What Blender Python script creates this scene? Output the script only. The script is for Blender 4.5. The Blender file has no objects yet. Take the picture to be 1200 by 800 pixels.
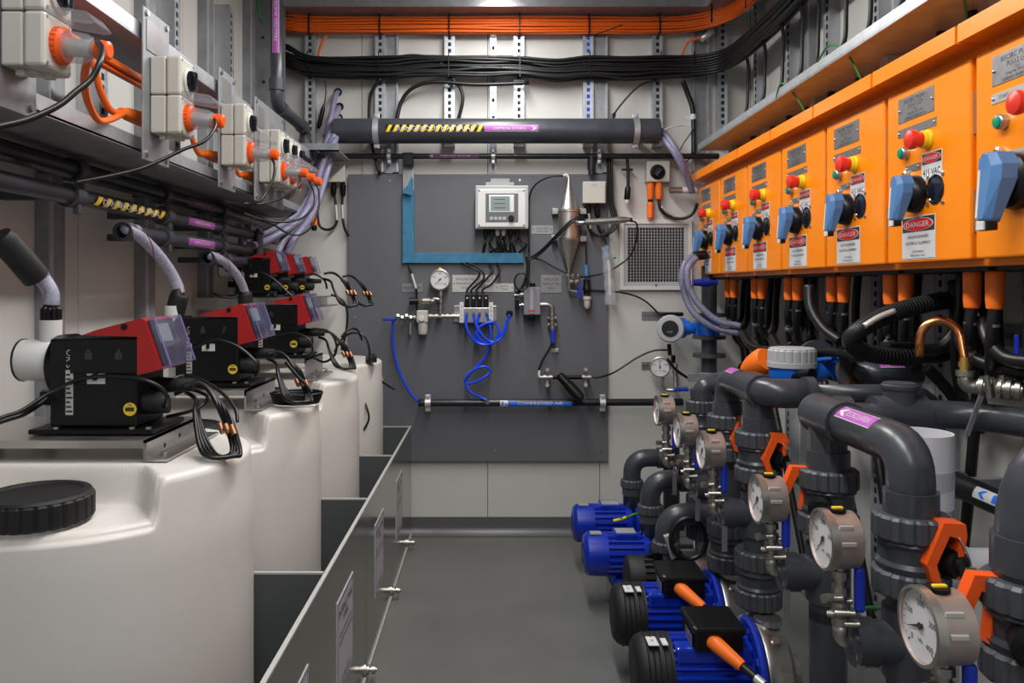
import bpy, bmesh, math, random
from mathutils import Vector, Matrix
R = random.Random(7)
PI = math.pi
V = Vector
SC = bpy.context.scene
COL = SC.collection
# ------------------------------------------------------------------ camera, world, lights, exposure
CAMZ = 1.0
F = 920.0
cam_d = bpy.data.cameras.new('camera')
cam_d.sensor_width = 36.0
cam_d.lens = 36.0 * F / 1200.0
cam_d.shift_x = (600 - 575) / 1200.0
cam_d.shift_y = (336 - 400) / 1200.0
cam_d.clip_start = 0.02
cam = bpy.data.objects.new('camera', cam_d)
cam.location = (0, 0, CAMZ)
cam.rotation_euler = (PI / 2, 0, 0)
COL.objects.link(cam)
SC.camera = cam
w = bpy.data.worlds.new('world'); SC.world = w; w.use_nodes = True
w.node_tree.nodes['Background'].inputs[0].default_value = (0.80, 0.88, 1.0, 1)
w.node_tree.nodes['Background'].inputs[1].default_value = 0.30
SC.view_settings.view_transform = 'Standard'
SC.view_settings.look = 'None'
SC.view_settings.gamma = 1.0
SC.view_settings.use_curve_mapping = False
SC.view_settings.exposure = 0.0
def area(name, loc, sx, sy, e, col=(1, .985, .96)):
    l = bpy.data.lights.new(name, 'AREA'); l.shape = 'RECTANGLE'; l.size = sx; l.size_y = sy
    l.energy = e; l.color = col
    o = bpy.data.objects.new(name, l); o.location = loc; COL.objects.link(o); return o
# the ceiling battens (fixtures built below) light the room
area('batten_light', (.03, 2.35, 2.070), .12, 1.1, 17)
area('batten_light', (.03, 1.00, 2.070), .12, 1.1, 17)
area('batten_light', (.03, -.35, 2.070), .12, 1.1, 9)
BATTENS = ((.03, 1.75, 2.96), (.03, .42, 1.6), (.03, -.95, .25))

# ------------------------------------------------------------------ helpers
def P(px, py, Y):
    return V(((px - 575) * Y / F, Y, CAMZ + (336 - py) * Y / F))
XP = V((1, 0, 0)); YP = V((0, 1, 0)); ZP = V((0, 0, 1))
MATS = {}
def mat(name, col, rough=.5, metal=0., bump=0., bscale=60., var=0., vscale=8., trans=0., alpha=1., emit=None, spec=.5, coat=0., ior=1.45, spangle=False, stretch=None, sss=0.):
    m = bpy.data.materials.new(name); m.use_nodes = True
    nt = m.node_tree; b = nt.nodes['Principled BSDF']
    b.inputs['Base Color'].default_value = (*col, 1)
    b.inputs['Roughness'].default_value = rough; b.inputs['Metallic'].default_value = metal
    b.inputs['Specular IOR Level'].default_value = spec
    b.inputs['Transmission Weight'].default_value = trans; b.inputs['Alpha'].default_value = alpha
    b.inputs['Coat Weight'].default_value = coat; b.inputs['IOR'].default_value = ior
    if sss: b.inputs['Subsurface Weight'].default_value = sss; b.inputs['Subsurface Radius'].default_value = (.03, .026, .02); b.inputs['Subsurface Scale'].default_value = .5
    if emit: b.inputs['Emission Color'].default_value = (*emit[:3], 1); b.inputs['Emission Strength'].default_value = emit[3]
    tc = nt.nodes.new('ShaderNodeTexCoord'); mp = nt.nodes.new('ShaderNodeMapping')
    nt.links.new(tc.outputs['Object'], mp.inputs[0])
    if stretch: mp.inputs['Scale'].default_value = stretch
    if var:
        t = nt.nodes.new('ShaderNodeTexVoronoi' if spangle else 'ShaderNodeTexNoise'); t.inputs['Scale'].default_value = vscale
        nt.links.new(mp.outputs[0], t.inputs['Vector'])
        if not spangle: t.inputs['Detail'].default_value = 5
        src = t.outputs['Color'] if spangle else t.outputs['Fac']
        if spangle:
            sp = nt.nodes.new('ShaderNodeSeparateColor'); nt.links.new(src, sp.inputs[0]); src = sp.outputs[0]
        rp = nt.nodes.new('ShaderNodeValToRGB'); nt.links.new(src, rp.inputs[0])
        rp.color_ramp.elements[0].position = .3; rp.color_ramp.elements[1].position = .7
        rp.color_ramp.elements[0].color = (*[c * (1 - var) for c in col], 1)
        rp.color_ramp.elements[1].color = (*[min(1, c * (1 + var)) for c in col], 1)
        nt.links.new(rp.outputs[0], b.inputs['Base Color'])
        mr = nt.nodes.new('ShaderNodeMapRange'); nt.links.new(src, mr.inputs[0])
        mr.inputs[3].default_value = max(.03, rough - .08); mr.inputs[4].default_value = min(1, rough + .1)
        nt.links.new(mr.outputs[0], b.inputs['Roughness'])
    if bump:
        n = nt.nodes.new('ShaderNodeTexNoise'); n.inputs['Scale'].default_value = bscale; n.inputs['Detail'].default_value = 4
        nt.links.new(mp.outputs[0], n.inputs['Vector'])
        bp = nt.nodes.new('ShaderNodeBump'); bp.inputs['Strength'].default_value = bump; bp.inputs['Distance'].default_value = .002
        nt.links.new(n.outputs['Fac'], bp.inputs['Height']); nt.links.new(bp.outputs[0], b.inputs['Normal'])
    MATS[name] = m
    return m
mat('wall', (.545, .54, .515), .45, bump=.12, bscale=14, var=.03, vscale=3)
mat('ceiling', (.16, .16, .17), .6, var=.05)
mat('floor', (.125, .128, .12), .34, bump=.25, bscale=130, var=.10, vscale=5)
mat('cove', (.10, .10, .105), .3, bump=.1, bscale=90)
mat('galv', (.30, .31, .33), .52, metal=.65, var=.16, vscale=22, bump=.05, bscale=150)
mat('galv_bright', (.50, .52, .55), .40, metal=.72, var=.10, vscale=30)
mat('slot', (.015, .015, .017), .8)
mat('slot_blue', (.01, .06, .5), .4)
mat('panel', (.118, .122, .136), .42, bump=.06, bscale=200, var=.05, vscale=3)
mat('pvc', (.042, .046, .056), .30, bump=.06, bscale=50, var=.14, vscale=18)
mat('pvc_nut', (.055, .059, .068), .42, bump=.08, bscale=60, var=.12, vscale=20)
mat('pvc_blk', (.012, .013, .016), .32)
mat('blk', (.004, .004, .005), .36, spec=.35, bump=.05, bscale=200)
mat('blk_matt', (.008, .008, .009), .6, bump=.1, bscale=300)
mat('cable', (.006, .006, .007), .4)
mat('ocable', (.78, .13, .008), .45)
mat('orange', (.95, .255, .003), .30, bump=.10, bscale=350, coat=.25)
mat('boot', (.90, .17, .012), .5)
mat('handle_o', (.85, .10, .008), .38)
mat('blue_motor', (.004, .025, .36), .28, coat=.3)
mat('blue_deep', (.004, .02, .24), .35)
mat('blue_flow', (.01, .13, .62), .3, coat=.2)
mat('blue_hose', (.01, .07, .75), .28)
mat('blue_vinyl', (.008, .03, .42), .45)
mat('blue_tape', (.035, .17, .30), .6, bump=.3, bscale=80, var=.2, vscale=30)
mat('blue_sw', (.075, .19, .40), .42)
mat('label_blue', (.02, .17, .80), .4)
mat('tank', (.66, .635, .60), .34, bump=.12, bscale=35, var=.025, vscale=4, sss=.25)
mat('white', (.62, .62, .61), .4)
mat('white_pipe', (.60, .60, .64), .35)
mat('cream', (.50, .49, .44), .42)
mat('grey_lt', (.40, .41, .42), .42)
mat('paper', (.62, .62, .64), .5)
mat('paper_purple', (.46, .44, .50), .5)
mat('ink', (.03, .03, .03), .6)
mat('red_ink', (.62, .015, .012), .5)
mat('red', (.36, .012, .014), .40, bump=.05, bscale=200)
mat('red_btn', (.72, .035, .02), .35)
mat('yel_btn', (.85, .62, .01), .4)
mat('yel', (.80, .55, .03), .45)
mat('green_btn', (.0, .26, .13), .3)
mat('green', (.02, .17, .03), .45)
mat('purple', (.42, .08, .44), .42)
mat('dpurple', (.12, .02, .10), .42)
mat('steel', (.50, .49, .465), .30, metal=.95, var=.08, vscale=25, bump=.05, bscale=200)
mat('nickel', (.40, .385, .35), .36, metal=.95, var=.12, vscale=60, bump=.1, bscale=300)
mat('steel_br', (.50, .48, .45), .36, metal=.95, var=.14, vscale=20, stretch=(1, 1, 12))
mat('gauge_case', (.46, .38, .345), .34, metal=.75, var=.08, vscale=30)
mat('plate', (.33, .33, .335), .38, metal=.8, var=.06, vscale=60)
mat('plate_w', (.62, .61, .58), .35, metal=.6)
mat('copper', (.72, .27, .10), .25, metal=1., var=.15, vscale=30)
mat('bronze', (.30, .14, .07), .45, metal=.8)
mat('brass', (.80, .52, .16), .25, metal=1.)
mat('bund', (.34, .325, .295), .13, metal=.92, var=.10, vscale=6, stretch=(1, 1, .15), bump=.05, bscale=8)
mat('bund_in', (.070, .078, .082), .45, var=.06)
mat('edge', (.42, .42, .41), .4)
mat('glassy', (.9, .9, .95), .06, alpha=.22, spec=.8)
mat('cover_edge', (.30, .22, .52), .15, alpha=.75)
mat('cover', (.16, .15, .26), .06, alpha=.17, spec=.8)
mat('clear', (.42, .42, .46), .08, alpha=.34, spec=.8)
mat('hose', (.22, .225, .34), .22, bump=.5, bscale=420, var=.2, vscale=160, trans=.15)
mat('hose_lt', (.38, .39, .50), .22, bump=.5, bscale=420, var=.2, vscale=160, trans=.15)
mat('tracer', (.25, .02, .06), .4)
mat('lcd', (.15, .19, .19), .3, emit=(.5, .62, .62, .12))
mat('dark_glass', (.008, .009, .014), .08, coat=.4)
mat('lens', (.9, .9, .9), .4, emit=(1, .98, .95, 9))
mat('bag', (.62, .66, .70), .15, alpha=.30, spec=.8)
mat('duct', (.03, .03, .035), .7)

_text = {}
def text_geo(s):
    if s not in _text:
        c = bpy.data.curves.new('t', 'FONT'); c.body = s; c.resolution_u = 2; c.align_x = 'CENTER'; c.align_y = 'CENTER'
        o = bpy.data.objects.new('t', c); COL.objects.link(o)
        m = bpy.data.meshes.new_from_object(o)
        vs = [v.co.copy() for v in m.vertices]; fs = [tuple(p.vertices) for p in m.polygons]
        bpy.data.objects.remove(o); bpy.data.curves.remove(c); bpy.data.meshes.remove(m)
        if vs:
            x0 = min(v.x for v in vs); x1 = max(v.x for v in vs); y0 = min(v.y for v in vs); y1 = max(v.y for v in vs)
            for v in vs: v.x -= (x0 + x1) / 2; v.y -= (y0 + y1) / 2
            _text[s] = (vs, fs, x1 - x0, y1 - y0)
        else: _text[s] = ([], [], 1, 1)
    return _text[s]
def frame(d):
    d = V(d).normalized(); a = V((0, 0, 1)) if abs(d.z) < .9 else V((1, 0, 0))
    n = d.cross(a).normalized(); return d, n, d.cross(n).normalized()
def smooth(pts, k=5, closed=False):
    pts = [V(p) for p in pts]
    if len(pts) < 3: return pts
    out = []; n = len(pts); rng = range(n if closed else n - 1)
    for i in rng:
        if closed: p0, p1, p2, p3 = pts[i - 1], pts[i], pts[(i + 1) % n], pts[(i + 2) % n]
        else: p0, p1, p2, p3 = pts[max(i - 1, 0)], pts[i], pts[i + 1], pts[min(i + 2, n - 1)]
        for j in range(k):
            t = j / k
            out.append(.5 * ((2 * p1) + (p2 - p0) * t + (2 * p0 - 5 * p1 + 4 * p2 - p3) * t * t + (3 * p1 - p0 - 3 * p2 + p3) * t ** 3))
    if not closed: out.append(pts[-1])
    return out
def fillet(pts, rad, k=6):
    """polyline with rounded corners (pipe bends)"""
    pts = [V(p) for p in pts]; out = [pts[0]]
    for i in range(1, len(pts) - 1):
        a, b, c = pts[i - 1], pts[i], pts[i + 1]
        u = (a - b); v = (c - b); r = min(rad, u.length * .49, v.length * .49)
        p = b + u.normalized() * r; q = b + v.normalized() * r
        for j in range(k + 1):
            t = j / k; out.append((1 - t) ** 2 * p + 2 * t * (1 - t) * b + t * t * q)
    out.append(pts[-1]); return out
def frames(pts):
    T = []
    n = len(pts)
    for i in range(n):
        t = pts[min(i + 1, n - 1)] - pts[max(i - 1, 0)]
        T.append(t.normalized() if t.length > 1e-9 else V((0, 0, 1)))
    _, N, _ = frame(T[0]); out = []
    for i in range(n):
        N = (N - T[i] * N.dot(T[i]))
        N = N.normalized() if N.length > 1e-6 else frame(T[i])[1]
        out.append((T[i], N, T[i].cross(N)))
    return out
def root_loc(o):
    while o.parent: o = o.parent
    return o.location.copy()
class MB:
    def __init__(s): s.v = []; s.f = []; s.s = []; s.m = []; s.mi = 0
    def add(s, vs, fs, sm=False):
        b = len(s.v); s.v += [V(v) for v in vs]
        for i, f in enumerate(fs):
            s.f.append(tuple(b + k for k in f)); s.s.append(sm if isinstance(sm, bool) else sm[i]); s.m.append(s.mi)
        return s
    def box(s, a, b, bev=0., rot=None, seg=2):
        """box between corners a and b; rot = Matrix about its centre"""
        a = V(a); b = V(b); c = (a + b) / 2; h = (b - a) / 2; h = V((abs(h.x), abs(h.y), abs(h.z)))
        if bev and min(h) > 0:
            bm = bmesh.new(); bmesh.ops.create_cube(bm, size=2)
            for v in bm.verts: v.co = V((v.co.x * h.x, v.co.y * h.y, v.co.z * h.z))
            bmesh.ops.bevel(bm, geom=bm.edges[:], offset=min(bev, min(h) * .95), segments=seg, profile=.5, affect='EDGES', clamp_overlap=True)
            vs = [v.co.copy() for v in bm.verts]; fs = [[v.index for v in f.verts] for f in bm.faces]
            bm.free(); sm = False
        else:
            vs = [V((x * h.x, y * h.y, z * h.z)) for z in (-1, 1) for y in (-1, 1) for x in (-1, 1)]
            fs = [(0, 2, 3, 1), (4, 5, 7, 6), (0, 1, 5, 4), (2, 6, 7, 3), (0, 4, 6, 2), (1, 3, 7, 5)]; sm = False
        if rot: vs = [rot @ v for v in vs]
        return s.add([c + v for v in vs], fs, sm)
    def cyl(s, p0, p1, r0, r1=None, seg=16, caps=True):
        p0 = V(p0); p1 = V(p1); r1 = r0 if r1 is None else r1
        return s.lathe(p0, p1 - p0, [(0, r0), ((p1 - p0).length, r1)], seg, caps)
    def lathe(s, o, ax, prof, seg=20, caps=True, sharp=True):
        """prof: (t along axis, radius); corners sharper than 30 deg are split"""
        o = V(o); d, n, b = frame(ax); k = len(prof)
        rings = []; faces = []; sm = []; vs = []
        def ring(t, r):
            i0 = len(vs)
            for j in range(seg):
                a = 2 * PI * j / seg; vs.append(o + d * t + (n * math.cos(a) + b * math.sin(a)) * r)
            return i0
        for i in range(k - 1):
            (t0, r0), (t1, r1) = prof[i], prof[i + 1]
            brk = True
            if i:
                u = V((prof[i][0] - prof[i - 1][0], prof[i][1] - prof[i - 1][1])); v = V((t1 - t0, r1 - r0))
                if u.length and v.length and u.angle(v) < .6: brk = False
            a = ring(t0, r0) if (brk or not i) else last
            c = ring(t1, r1); last = c
            for j in range(seg):
                q = (j + 1) % seg; faces.append((a + j, a + q, c + q, c + j)); sm.append(True)
        if caps:
            for (t, r), rev in ((prof[0], True), (prof[-1], False)):
                if r > 1e-5:
                    a = ring(t, r); f = tuple(a + j for j in range(seg)); faces.append(f[::-1] if rev else f); sm.append(False)
        return s.add(vs, faces, sm)
    def tube(s, pts, r, seg=8, k=5, closed=False, raw=False, caps=True):
        pts = [V(p) for p in pts] if raw else smooth(pts, k, closed)
        fr = frames(pts); n = len(pts); vs = []; fs = []; sm = []
        for i, (t, a, b) in enumerate(fr):
            rr = r(i / (n - 1)) if callable(r) else r
            for j in range(seg):
                th = 2 * PI * j / seg; vs.append(pts[i] + (a * math.cos(th) + b * math.sin(th)) * rr)
        for i in range(n - 1 if not closed else n):
            i2 = (i + 1) % n
            for j in range(seg):
                q = (j + 1) % seg; fs.append((i * seg + j, i * seg + q, i2 * seg + q, i2 * seg + j)); sm.append(True)
        if not closed and caps:
            fs.append(tuple(range(seg))[::-1]); fs.append(tuple((n - 1) * seg + j for j in range(seg))); sm += [False, False]
        return s.add(vs, fs, sm)
    def prism(s, poly, o, ux, uy, dep):
        """poly (u,v) in the plane o,ux,uy pushed along vector dep"""
        o = V(o); ux = V(ux); uy = V(uy); dep = V(dep); n = len(poly)
        vs = [o + ux * u + uy * v for u, v in poly]; vs += [p + dep for p in vs]
        fs = [tuple(range(n))[::-1], tuple(range(n, 2 * n))] + [(i, (i + 1) % n, n + (i + 1) % n, n + i) for i in range(n)]
        return s.add(vs, fs, False)
    def gear(s, o, ax, h, r, n=18, dep=.003, bore=None):
        """ribbed ring: union nut or knurled cap"""
        o = V(o); d, a, b = frame(ax); d = d; N = n * 4; c = min(.004, h * .15)
        prof = [(0, -c), (c, 0), (h - c, 0), (h, -c)]
        vs = []
        for t, dr in prof:
            for j in range(N):
                th = 2 * PI * j / N; rr = r + dr - (dep if j % 4 == 0 else 0)
                vs.append(o + d * t + (a * math.cos(th) + b * math.sin(th)) * rr)
        fs = []
        for i in range(len(prof) - 1):
            for j in range(N): fs.append((i * N + j, i * N + (j + 1) % N, (i + 1) * N + (j + 1) % N, (i + 1) * N + j))
        if bore is None:
            fs.append(tuple(range(N))[::-1]); fs.append(tuple(3 * N + j for j in range(N)))
        else:
            for base, t in ((0, 0), (3 * N, h)):
                k = len(vs)
                for j in range(N):
                    th = 2 * PI * j / N; vs.append(o + d * t + (a * math.cos(th) + b * math.sin(th)) * bore)
                for j in range(N):
                    f = (base + j, k + j, k + (j + 1) % N, base + (j + 1) % N); fs.append(f if t == 0 else f[::-1])
        return s.add(vs, fs, False)
    def sphere(s, c, r, seg=12, sc=(1, 1, 1)):
        c = V(c); vs = []; fs = []; n = seg // 2
        for i in range(n + 1):
            for j in range(seg):
                ph = PI * i / n; th = 2 * PI * j / seg
                vs.append(c + V((math.sin(ph) * math.cos(th) * sc[0], math.sin(ph) * math.sin(th) * sc[1], math.cos(ph) * sc[2])) * r)
        for i in range(n):
            for j in range(seg): fs.append((i * seg + j, (i + 1) * seg + j, (i + 1) * seg + (j + 1) % seg, i * seg + (j + 1) % seg))
        return s.add(vs, fs, True)
    def text(s, t, o, ux, uy, h, wmax=None, w=None):
        vs, fs, W, H = text_geo(t); k = h / .72; kx = k
        if w: kx = w / W
        if wmax and W * kx > wmax: kx = wmax / W
        o = V(o); ux = V(ux).normalized(); uy = V(uy).normalized()
        return s.add([o + ux * v.x * kx + uy * v.y * k for v in vs], fs, False)
    def text_cyl(s, t, p0, d, n, r, u, a0, h, w=None):
        """text wrapped on a pipe: centre at axial u, angle a0 from n"""
        vs, fs, W, H = text_geo(t); k = h / .72; kx = (w / W) if w else k
        d = V(d).normalized(); n = V(n).normalized(); b = n.cross(d)
        out = []
        for v in vs:
            a = a0 + v.y * k / r; out.append(V(p0) + d * (u + v.x * kx) + (n * math.cos(a) + b * math.sin(a)) * r)
        return s.add(out, fs, False)
    def band(s, p0, d, n, r, u0, u1, a0, a1, skew=0., k=6):
        """thin patch on a pipe; skew shifts u linearly over the angle"""
        d = V(d).normalized(); n = V(n).normalized(); b = n.cross(d); vs = []; fs = []
        for j in range(k + 1):
            t = j / k; a = a0 + (a1 - a0) * t
            rad = n * math.cos(a) + b * math.sin(a)
            for u in (u0, u1): vs.append(V(p0) + d * (u + skew * (t - .5)) + rad * r)
        for j in range(k): fs.append((2 * j, 2 * j + 1, 2 * j + 3, 2 * j + 2))
        return s.add(vs, fs, True)
    def build(s, name, m, parent=None, label=None, kind=None):
        me = bpy.data.meshes.new(name); sh = root_loc(parent) if parent else V((0, 0, 0))
        me.from_pydata([tuple(v - sh) for v in s.v], [], s.f)
        me.polygons.foreach_set('use_smooth', s.s); me.polygons.foreach_set('material_index', s.m)
        for x in (m if isinstance(m, (list, tuple)) else [m]): me.materials.append(MATS[x])
        me.update()
        o = bpy.data.objects.new(name, me); COL.objects.link(o)
        if parent: o.parent = parent
        if label: o['label'] = label
        if kind: o['kind'] = kind
        return o
def tag(o, label, cat, group=None):
    o['label'] = label; o['category'] = cat
    if group: o['group'] = group
    return o
def thing(name, label, cat, loc=(0, 0, 0), group=None):
    o = bpy.data.objects.new(name, None); COL.objects.link(o); o.location = loc; o.empty_display_size = .05
    return tag(o, label, cat, group)
def single(mb, name, m, label, cat, group=None):
    return tag(mb.build(name, m), label, cat, group)
def dup(root, delta, label, rot=None, skip=()):
    r = root.copy(); COL.objects.link(r); r.location = root.location + V(delta); r['label'] = label
    if rot is not None: r.rotation_euler.z = rot
    for ch in list(root.children):
        if ch.name.split('.')[0] in skip: continue
        c = ch.copy(); COL.objects.link(c); c.parent = r
        for g in list(ch.children):
            q = g.copy(); COL.objects.link(q); q.parent = c
    return r
def struct(mb, name, m, parent=None):
    o = mb.build(name, m, parent)
    if not parent: o['kind'] = 'structure'
    return o
def cable(name, label, pts, r, m='cable', cat='cable', group=None, seg=8, k=6):
    return single(MB().tube(pts, r, seg, k), name, m, label, cat, group)
def screws(mb, pts, ax, r=.004, h=.002):
    for p in pts: mb.cyl(p, V(p) + V(ax) * h, r, r * .7, 8)
def hose(name, label, pts, r, parent=None, m='hose', group=None, turns=40, k=7):
    pp = smooth(pts, k); t = None
    if parent is None: t = thing(name, label, 'hose', pts[0], group); par = t
    else: par = parent
    h = MB().tube(pp, r, 12, raw=True).build('tube' if parent is None else name, m, par)
    fr = frames(pp); hx = []; L = 0; sub = 4
    for i in range(len(pp) - 1):
        for j in range(sub):
            q = j / sub; p = pp[i].lerp(pp[i + 1], q); _, a, b = fr[i]
            l = L + (pp[i + 1] - pp[i]).length * q; th = l * turns
            hx.append(p + (a * math.cos(th) + b * math.sin(th)) * (r * 1.0))
        L += (pp[i + 1] - pp[i]).length
    MB().tube(hx, .0011, 4, raw=True).build('tracer_stripe', 'tracer', h if parent is not None else par)
    return h
# ------------------------------------------------------------------ the room
XL, XR, YB, YF, ZC = -.93, 1.05, 3.17, -1.2, 2.16
def slab(name, a, b, m, par=None): return struct(MB().box(a, b), name, m, par)
slab('floor', (XL - .1, YF, -.06), (XR + .1, YB + .1, 0), 'floor')
slab('ceiling', (XL - .1, YF, ZC), (XR + .1, YB + .1, ZC + .05), 'ceiling')
wb = slab('wall_back', (XL - .1, YB + .012, -.05), (XR + .1, YB + .1, ZC + .05), 'blk_matt')
wl = slab('wall_left', (XL - .1, YF, -.05), (XL - .012, YB + .01, ZC + .05), 'blk_matt')
wr = slab('wall_right', (XR + .012, YF, -.05), (XR + .1, YB + .01, ZC + .05), 'blk_matt')
xs = [XL, -.52, -.012, .44, .86, XR]
for a, b in zip(xs, xs[1:]):
    MB().box((a + .0012, YB, 0), (b - .0012, YB + .012, ZC)).build('wall_panel', 'wall', wb)
ys = [YF, -.6, 0, .57, 1.17, 1.77, 2.37, 2.9, YB]
for a, b in zip(ys, ys[1:]):
    MB().box((XL - .012, a + .0012, 0), (XL, b - .0012, ZC)).build('wall_panel', 'wall', wl)
    MB().box((XR, a + .0012, 0), (XR + .012, b - .0012, ZC)).build('wall_panel', 'wall', wr)
# cove skirting: vertical strip that curves into the floor
def cove(p0, p1, nrm, name):
    p0 = V(p0); p1 = V(p1); n = V(nrm); r = .03; poly = [(0, .0), (0, .072), (.004, .072), (.004, .034)]
    for j in range(1, 7):
        a = PI / 2 * j / 6; poly.append((.034 - r * math.cos(a), .034 - r * math.sin(a)))
    poly.append((.034, 0)); mb = MB().prism(poly, p0, n, ZP, p1 - p0)
    for i in range(len(mb.s)): mb.s[i] = False
    o = mb.build(name, 'cove'); o['kind'] = 'structure'
cove((XL, YB, .0), (XR, YB, .0), (0, -1, 0), 'baseboard_back')
cove((XR, YF, 0), (XR, YB - .04, 0), (-1, 0, 0), 'baseboard_right')
# perforated strut channels and studs
def strut(x, y, z0, z1, nrm, w=.042, d=.03, label=None, slotm='slot', holes=True, pitch=.026):
    """C channel standing on a wall, slots down its face; nrm = direction it faces"""
    n = V(nrm); u = n.cross(ZP); o = V((x, y, 0))
    t = thing('strut_channel', label, 'strut', (x, y, z0), 'slotted steel struts')
    poly = [(-w / 2, 0), (-w / 2, d), (w / 2, d), (w / 2, 0), (w / 2 - .003, 0), (w / 2 - .003, d - .003), (-w / 2 + .003, d - .003), (-w / 2 + .003, 0)]
    MB().prism([(a, b) for a, b in poly], o + ZP * z0, u, n, ZP * (z1 - z0)).build('channel', 'galv_bright', t)
    lip = MB()
    for sx in (-1, 1): lip.prism([(sx * w * .5, d), (sx * w * .5, d + .003), (sx * w * .3, d + .003), (sx * w * .3, d)], o + ZP * z0, u, n, ZP * (z1 - z0))
    lip.build('lip', 'galv_bright', t)
    if holes:
        mb = MB(); z = z0 + .012
        while z < z1 - .02:
            c = o + n * (d + .0006) + ZP * z
            mb.prism([(-.006, 0), (.006, 0), (.006, .015), (-.006, .015)], c, u, ZP, n * .0008); z += pitch
        s_ = mb.build('slots', slotm, t); s_['kind'] = 'stuff'
    return t
def stud(y, side, z0=0, z1=ZC, w=.075, d=.03, label=''):
    x = XL if side < 0 else XR; s = -side
    t = thing('wall_stud', label, 'stud', (x, y, z0), 'galvanised wall studs')
    poly = [(0, 0), (d, 0), (d, w), (0, w), (0, w - .003), (d - .003, w - .003), (d - .003, .003), (0, .003)]
    MB().prism([(a * s, b - w / 2) for a, b in poly], (x, y, z0), XP, YP, ZP * (z1 - z0)).build('channel', 'galv', t)
    MB().box((x + s * (d), y - w / 2, z0), (x + s * (d + .004), y - w / 2 + .010, z1)).build('flange', 'galv_bright', t)
    return t
for y, nm in ((1.63, 'behind the white head of the front dosing pump'), (2.077, 'behind the second socket plate'), (2.52, 'just past the third socket plate'), (2.97, 'in the corner behind the vertical grey pipe'), (1.18, 'behind the first socket enclosure')):
    stud(y, -1, w=.06, label='galvanised steel wall stud ' + nm)
for y, nm in ((2.55, 'behind the black cables at the fourth orange enclosure'), (1.95, 'behind the third orange enclosure'), (1.35, 'behind the white open pipe'), (.8, 'beyond the large dark elbow')):
    stud(y, 1, label='galvanised steel wall stud ' + nm)
names = ['first from the purple-labelled pipe corner', 'second from the purple-labelled pipe corner', 'above the wall controller bracket', 'above the end of the DOSING label', 'with blue showing through its slots', 'above the far clamp of the big grey pipe', 'in the corner by the orange cable bend']
for i, px in enumerate((364, 446, 527, 608, 689, 770, 846)):
    x = (px - 575) * 3.15 / F
    strut(x, YB, 1.56, 2.10, (0, -1, 0), label='slotted zinc strut on the back wall, ' + names[i], slotm='slot_blue' if i == 4 else 'slot')
for px, nm in ((457, 'beside the second slotted strut'), (702, 'beside the strut with blue slots'), (821, 'between the last two slotted struts')):
    x = (px - 575) * 3.15 / F; t = thing('wall_stud', 'plain galvanised stud on the back wall ' + nm, 'stud', (x, YB, 1.46), 'galvanised wall studs')
    MB().box((x - .03, YB - .018, 1.46), (x + .03, YB, 2.10)).build('web', 'galv', t)
    MB().box((x - .034, YB - .026, 1.46), (x - .026, YB, 2.10)).box((x + .026, YB - .026, 1.46), (x + .034, YB, 2.10)).build('flange', 'galv_bright', t)
strut((578 - 575) * 3.15 / F, YB, 1.45, 2.1, (0, -1, 0), w=.026, d=.016, label='narrow slotted zinc strip on the back wall behind the DANGEROUS stripe end', pitch=.07)
for i, y in enumerate((3.02, 2.69, 2.38, 2.08, 1.78, 1.48)):
    strut(XR, y, 0.0, 2.10, (-1, 0, 0), label='slotted zinc strut on the side wall behind the %s orange enclosure' % ('seventh', 'sixth', 'fifth', 'fourth', 'third', 'second')[i])
for i, y in enumerate((1.09, 1.47, 1.78, 2.20, 2.66)):
    strut(XL, y, 1.275, 1.95, (1, 0, 0), w=.04, d=.05, label='slotted zinc strut on the side wall behind the %s' % ('first socket plate', 'orange lead between the front sockets', 'gap after the second socket', 'fourth socket', 'last socket')[i])
# corner plate with bolt holes, back left
t = thing('corner_plate', 'galvanised steel corner plate with dark bolt holes beside the vertical grey pipe', 'plate', (-.88, YB, 1.2))
MB().box((-.93, 3.055, 1.20), (-.80, 3.061, 2.12)).build('sheet', 'galv', t)
hb = MB()
for px, py in ((308, 44), (309, 96), (322, 60)): p = P(px, py, 3.0545); hb.cyl(p, p + V((0, -.001, 0)), .006, seg=10)
hb.build('bolt_hole', 'slot', t)
# ceiling perimeter channels
t = thing('ceiling_channel', 'galvanised channel running under the ceiling above the orange cables', 'channel', (0, 3.1, 2.08))
MB().box((-.80, 3.035, 2.082), (.88, YB, 2.088)).build('underside', 'galv', t)
MB().box((-.80, 3.03, 2.082), (.88, 3.036, 2.110)).build('lip', 'galv_bright', t)
MB().box((.84, .2, 2.082), (XR, 3.03, 2.088)).build('side_underside', 'galv', t)
MB().box((.834, .2, 2.082), (.84, 3.03, 2.11)).build('side_lip', 'galv_bright', t)
for i, (x, y0, y1) in enumerate(BATTENS):
    t = thing('ceiling_batten', 'long white LED ceiling batten ' + ('whose end shows at the top edge of the picture', 'over the middle of the room', 'over the entrance')[i], 'light', (x, (y0 + y1) / 2, ZC), 'ceiling battens')
    MB().box((x - .07, y0, 2.12), (x + .07, y1, ZC), .004).build('housing', 'white', t)
    poly = [(-.065, 0), (-.065, .02), (-.05, .04), (.05, .04), (.065, .02), (.065, 0)]
    MB().prism(poly, (x, y0 + .01, 2.12), XP, -ZP, YP * (y1 - y0 - .02)).build('diffuser', 'lens', t)
# ------------------------------------------------------------------ back wall
B = 3.17
def W(px, py, d=0.): return P(px, py, B - d)
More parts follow.
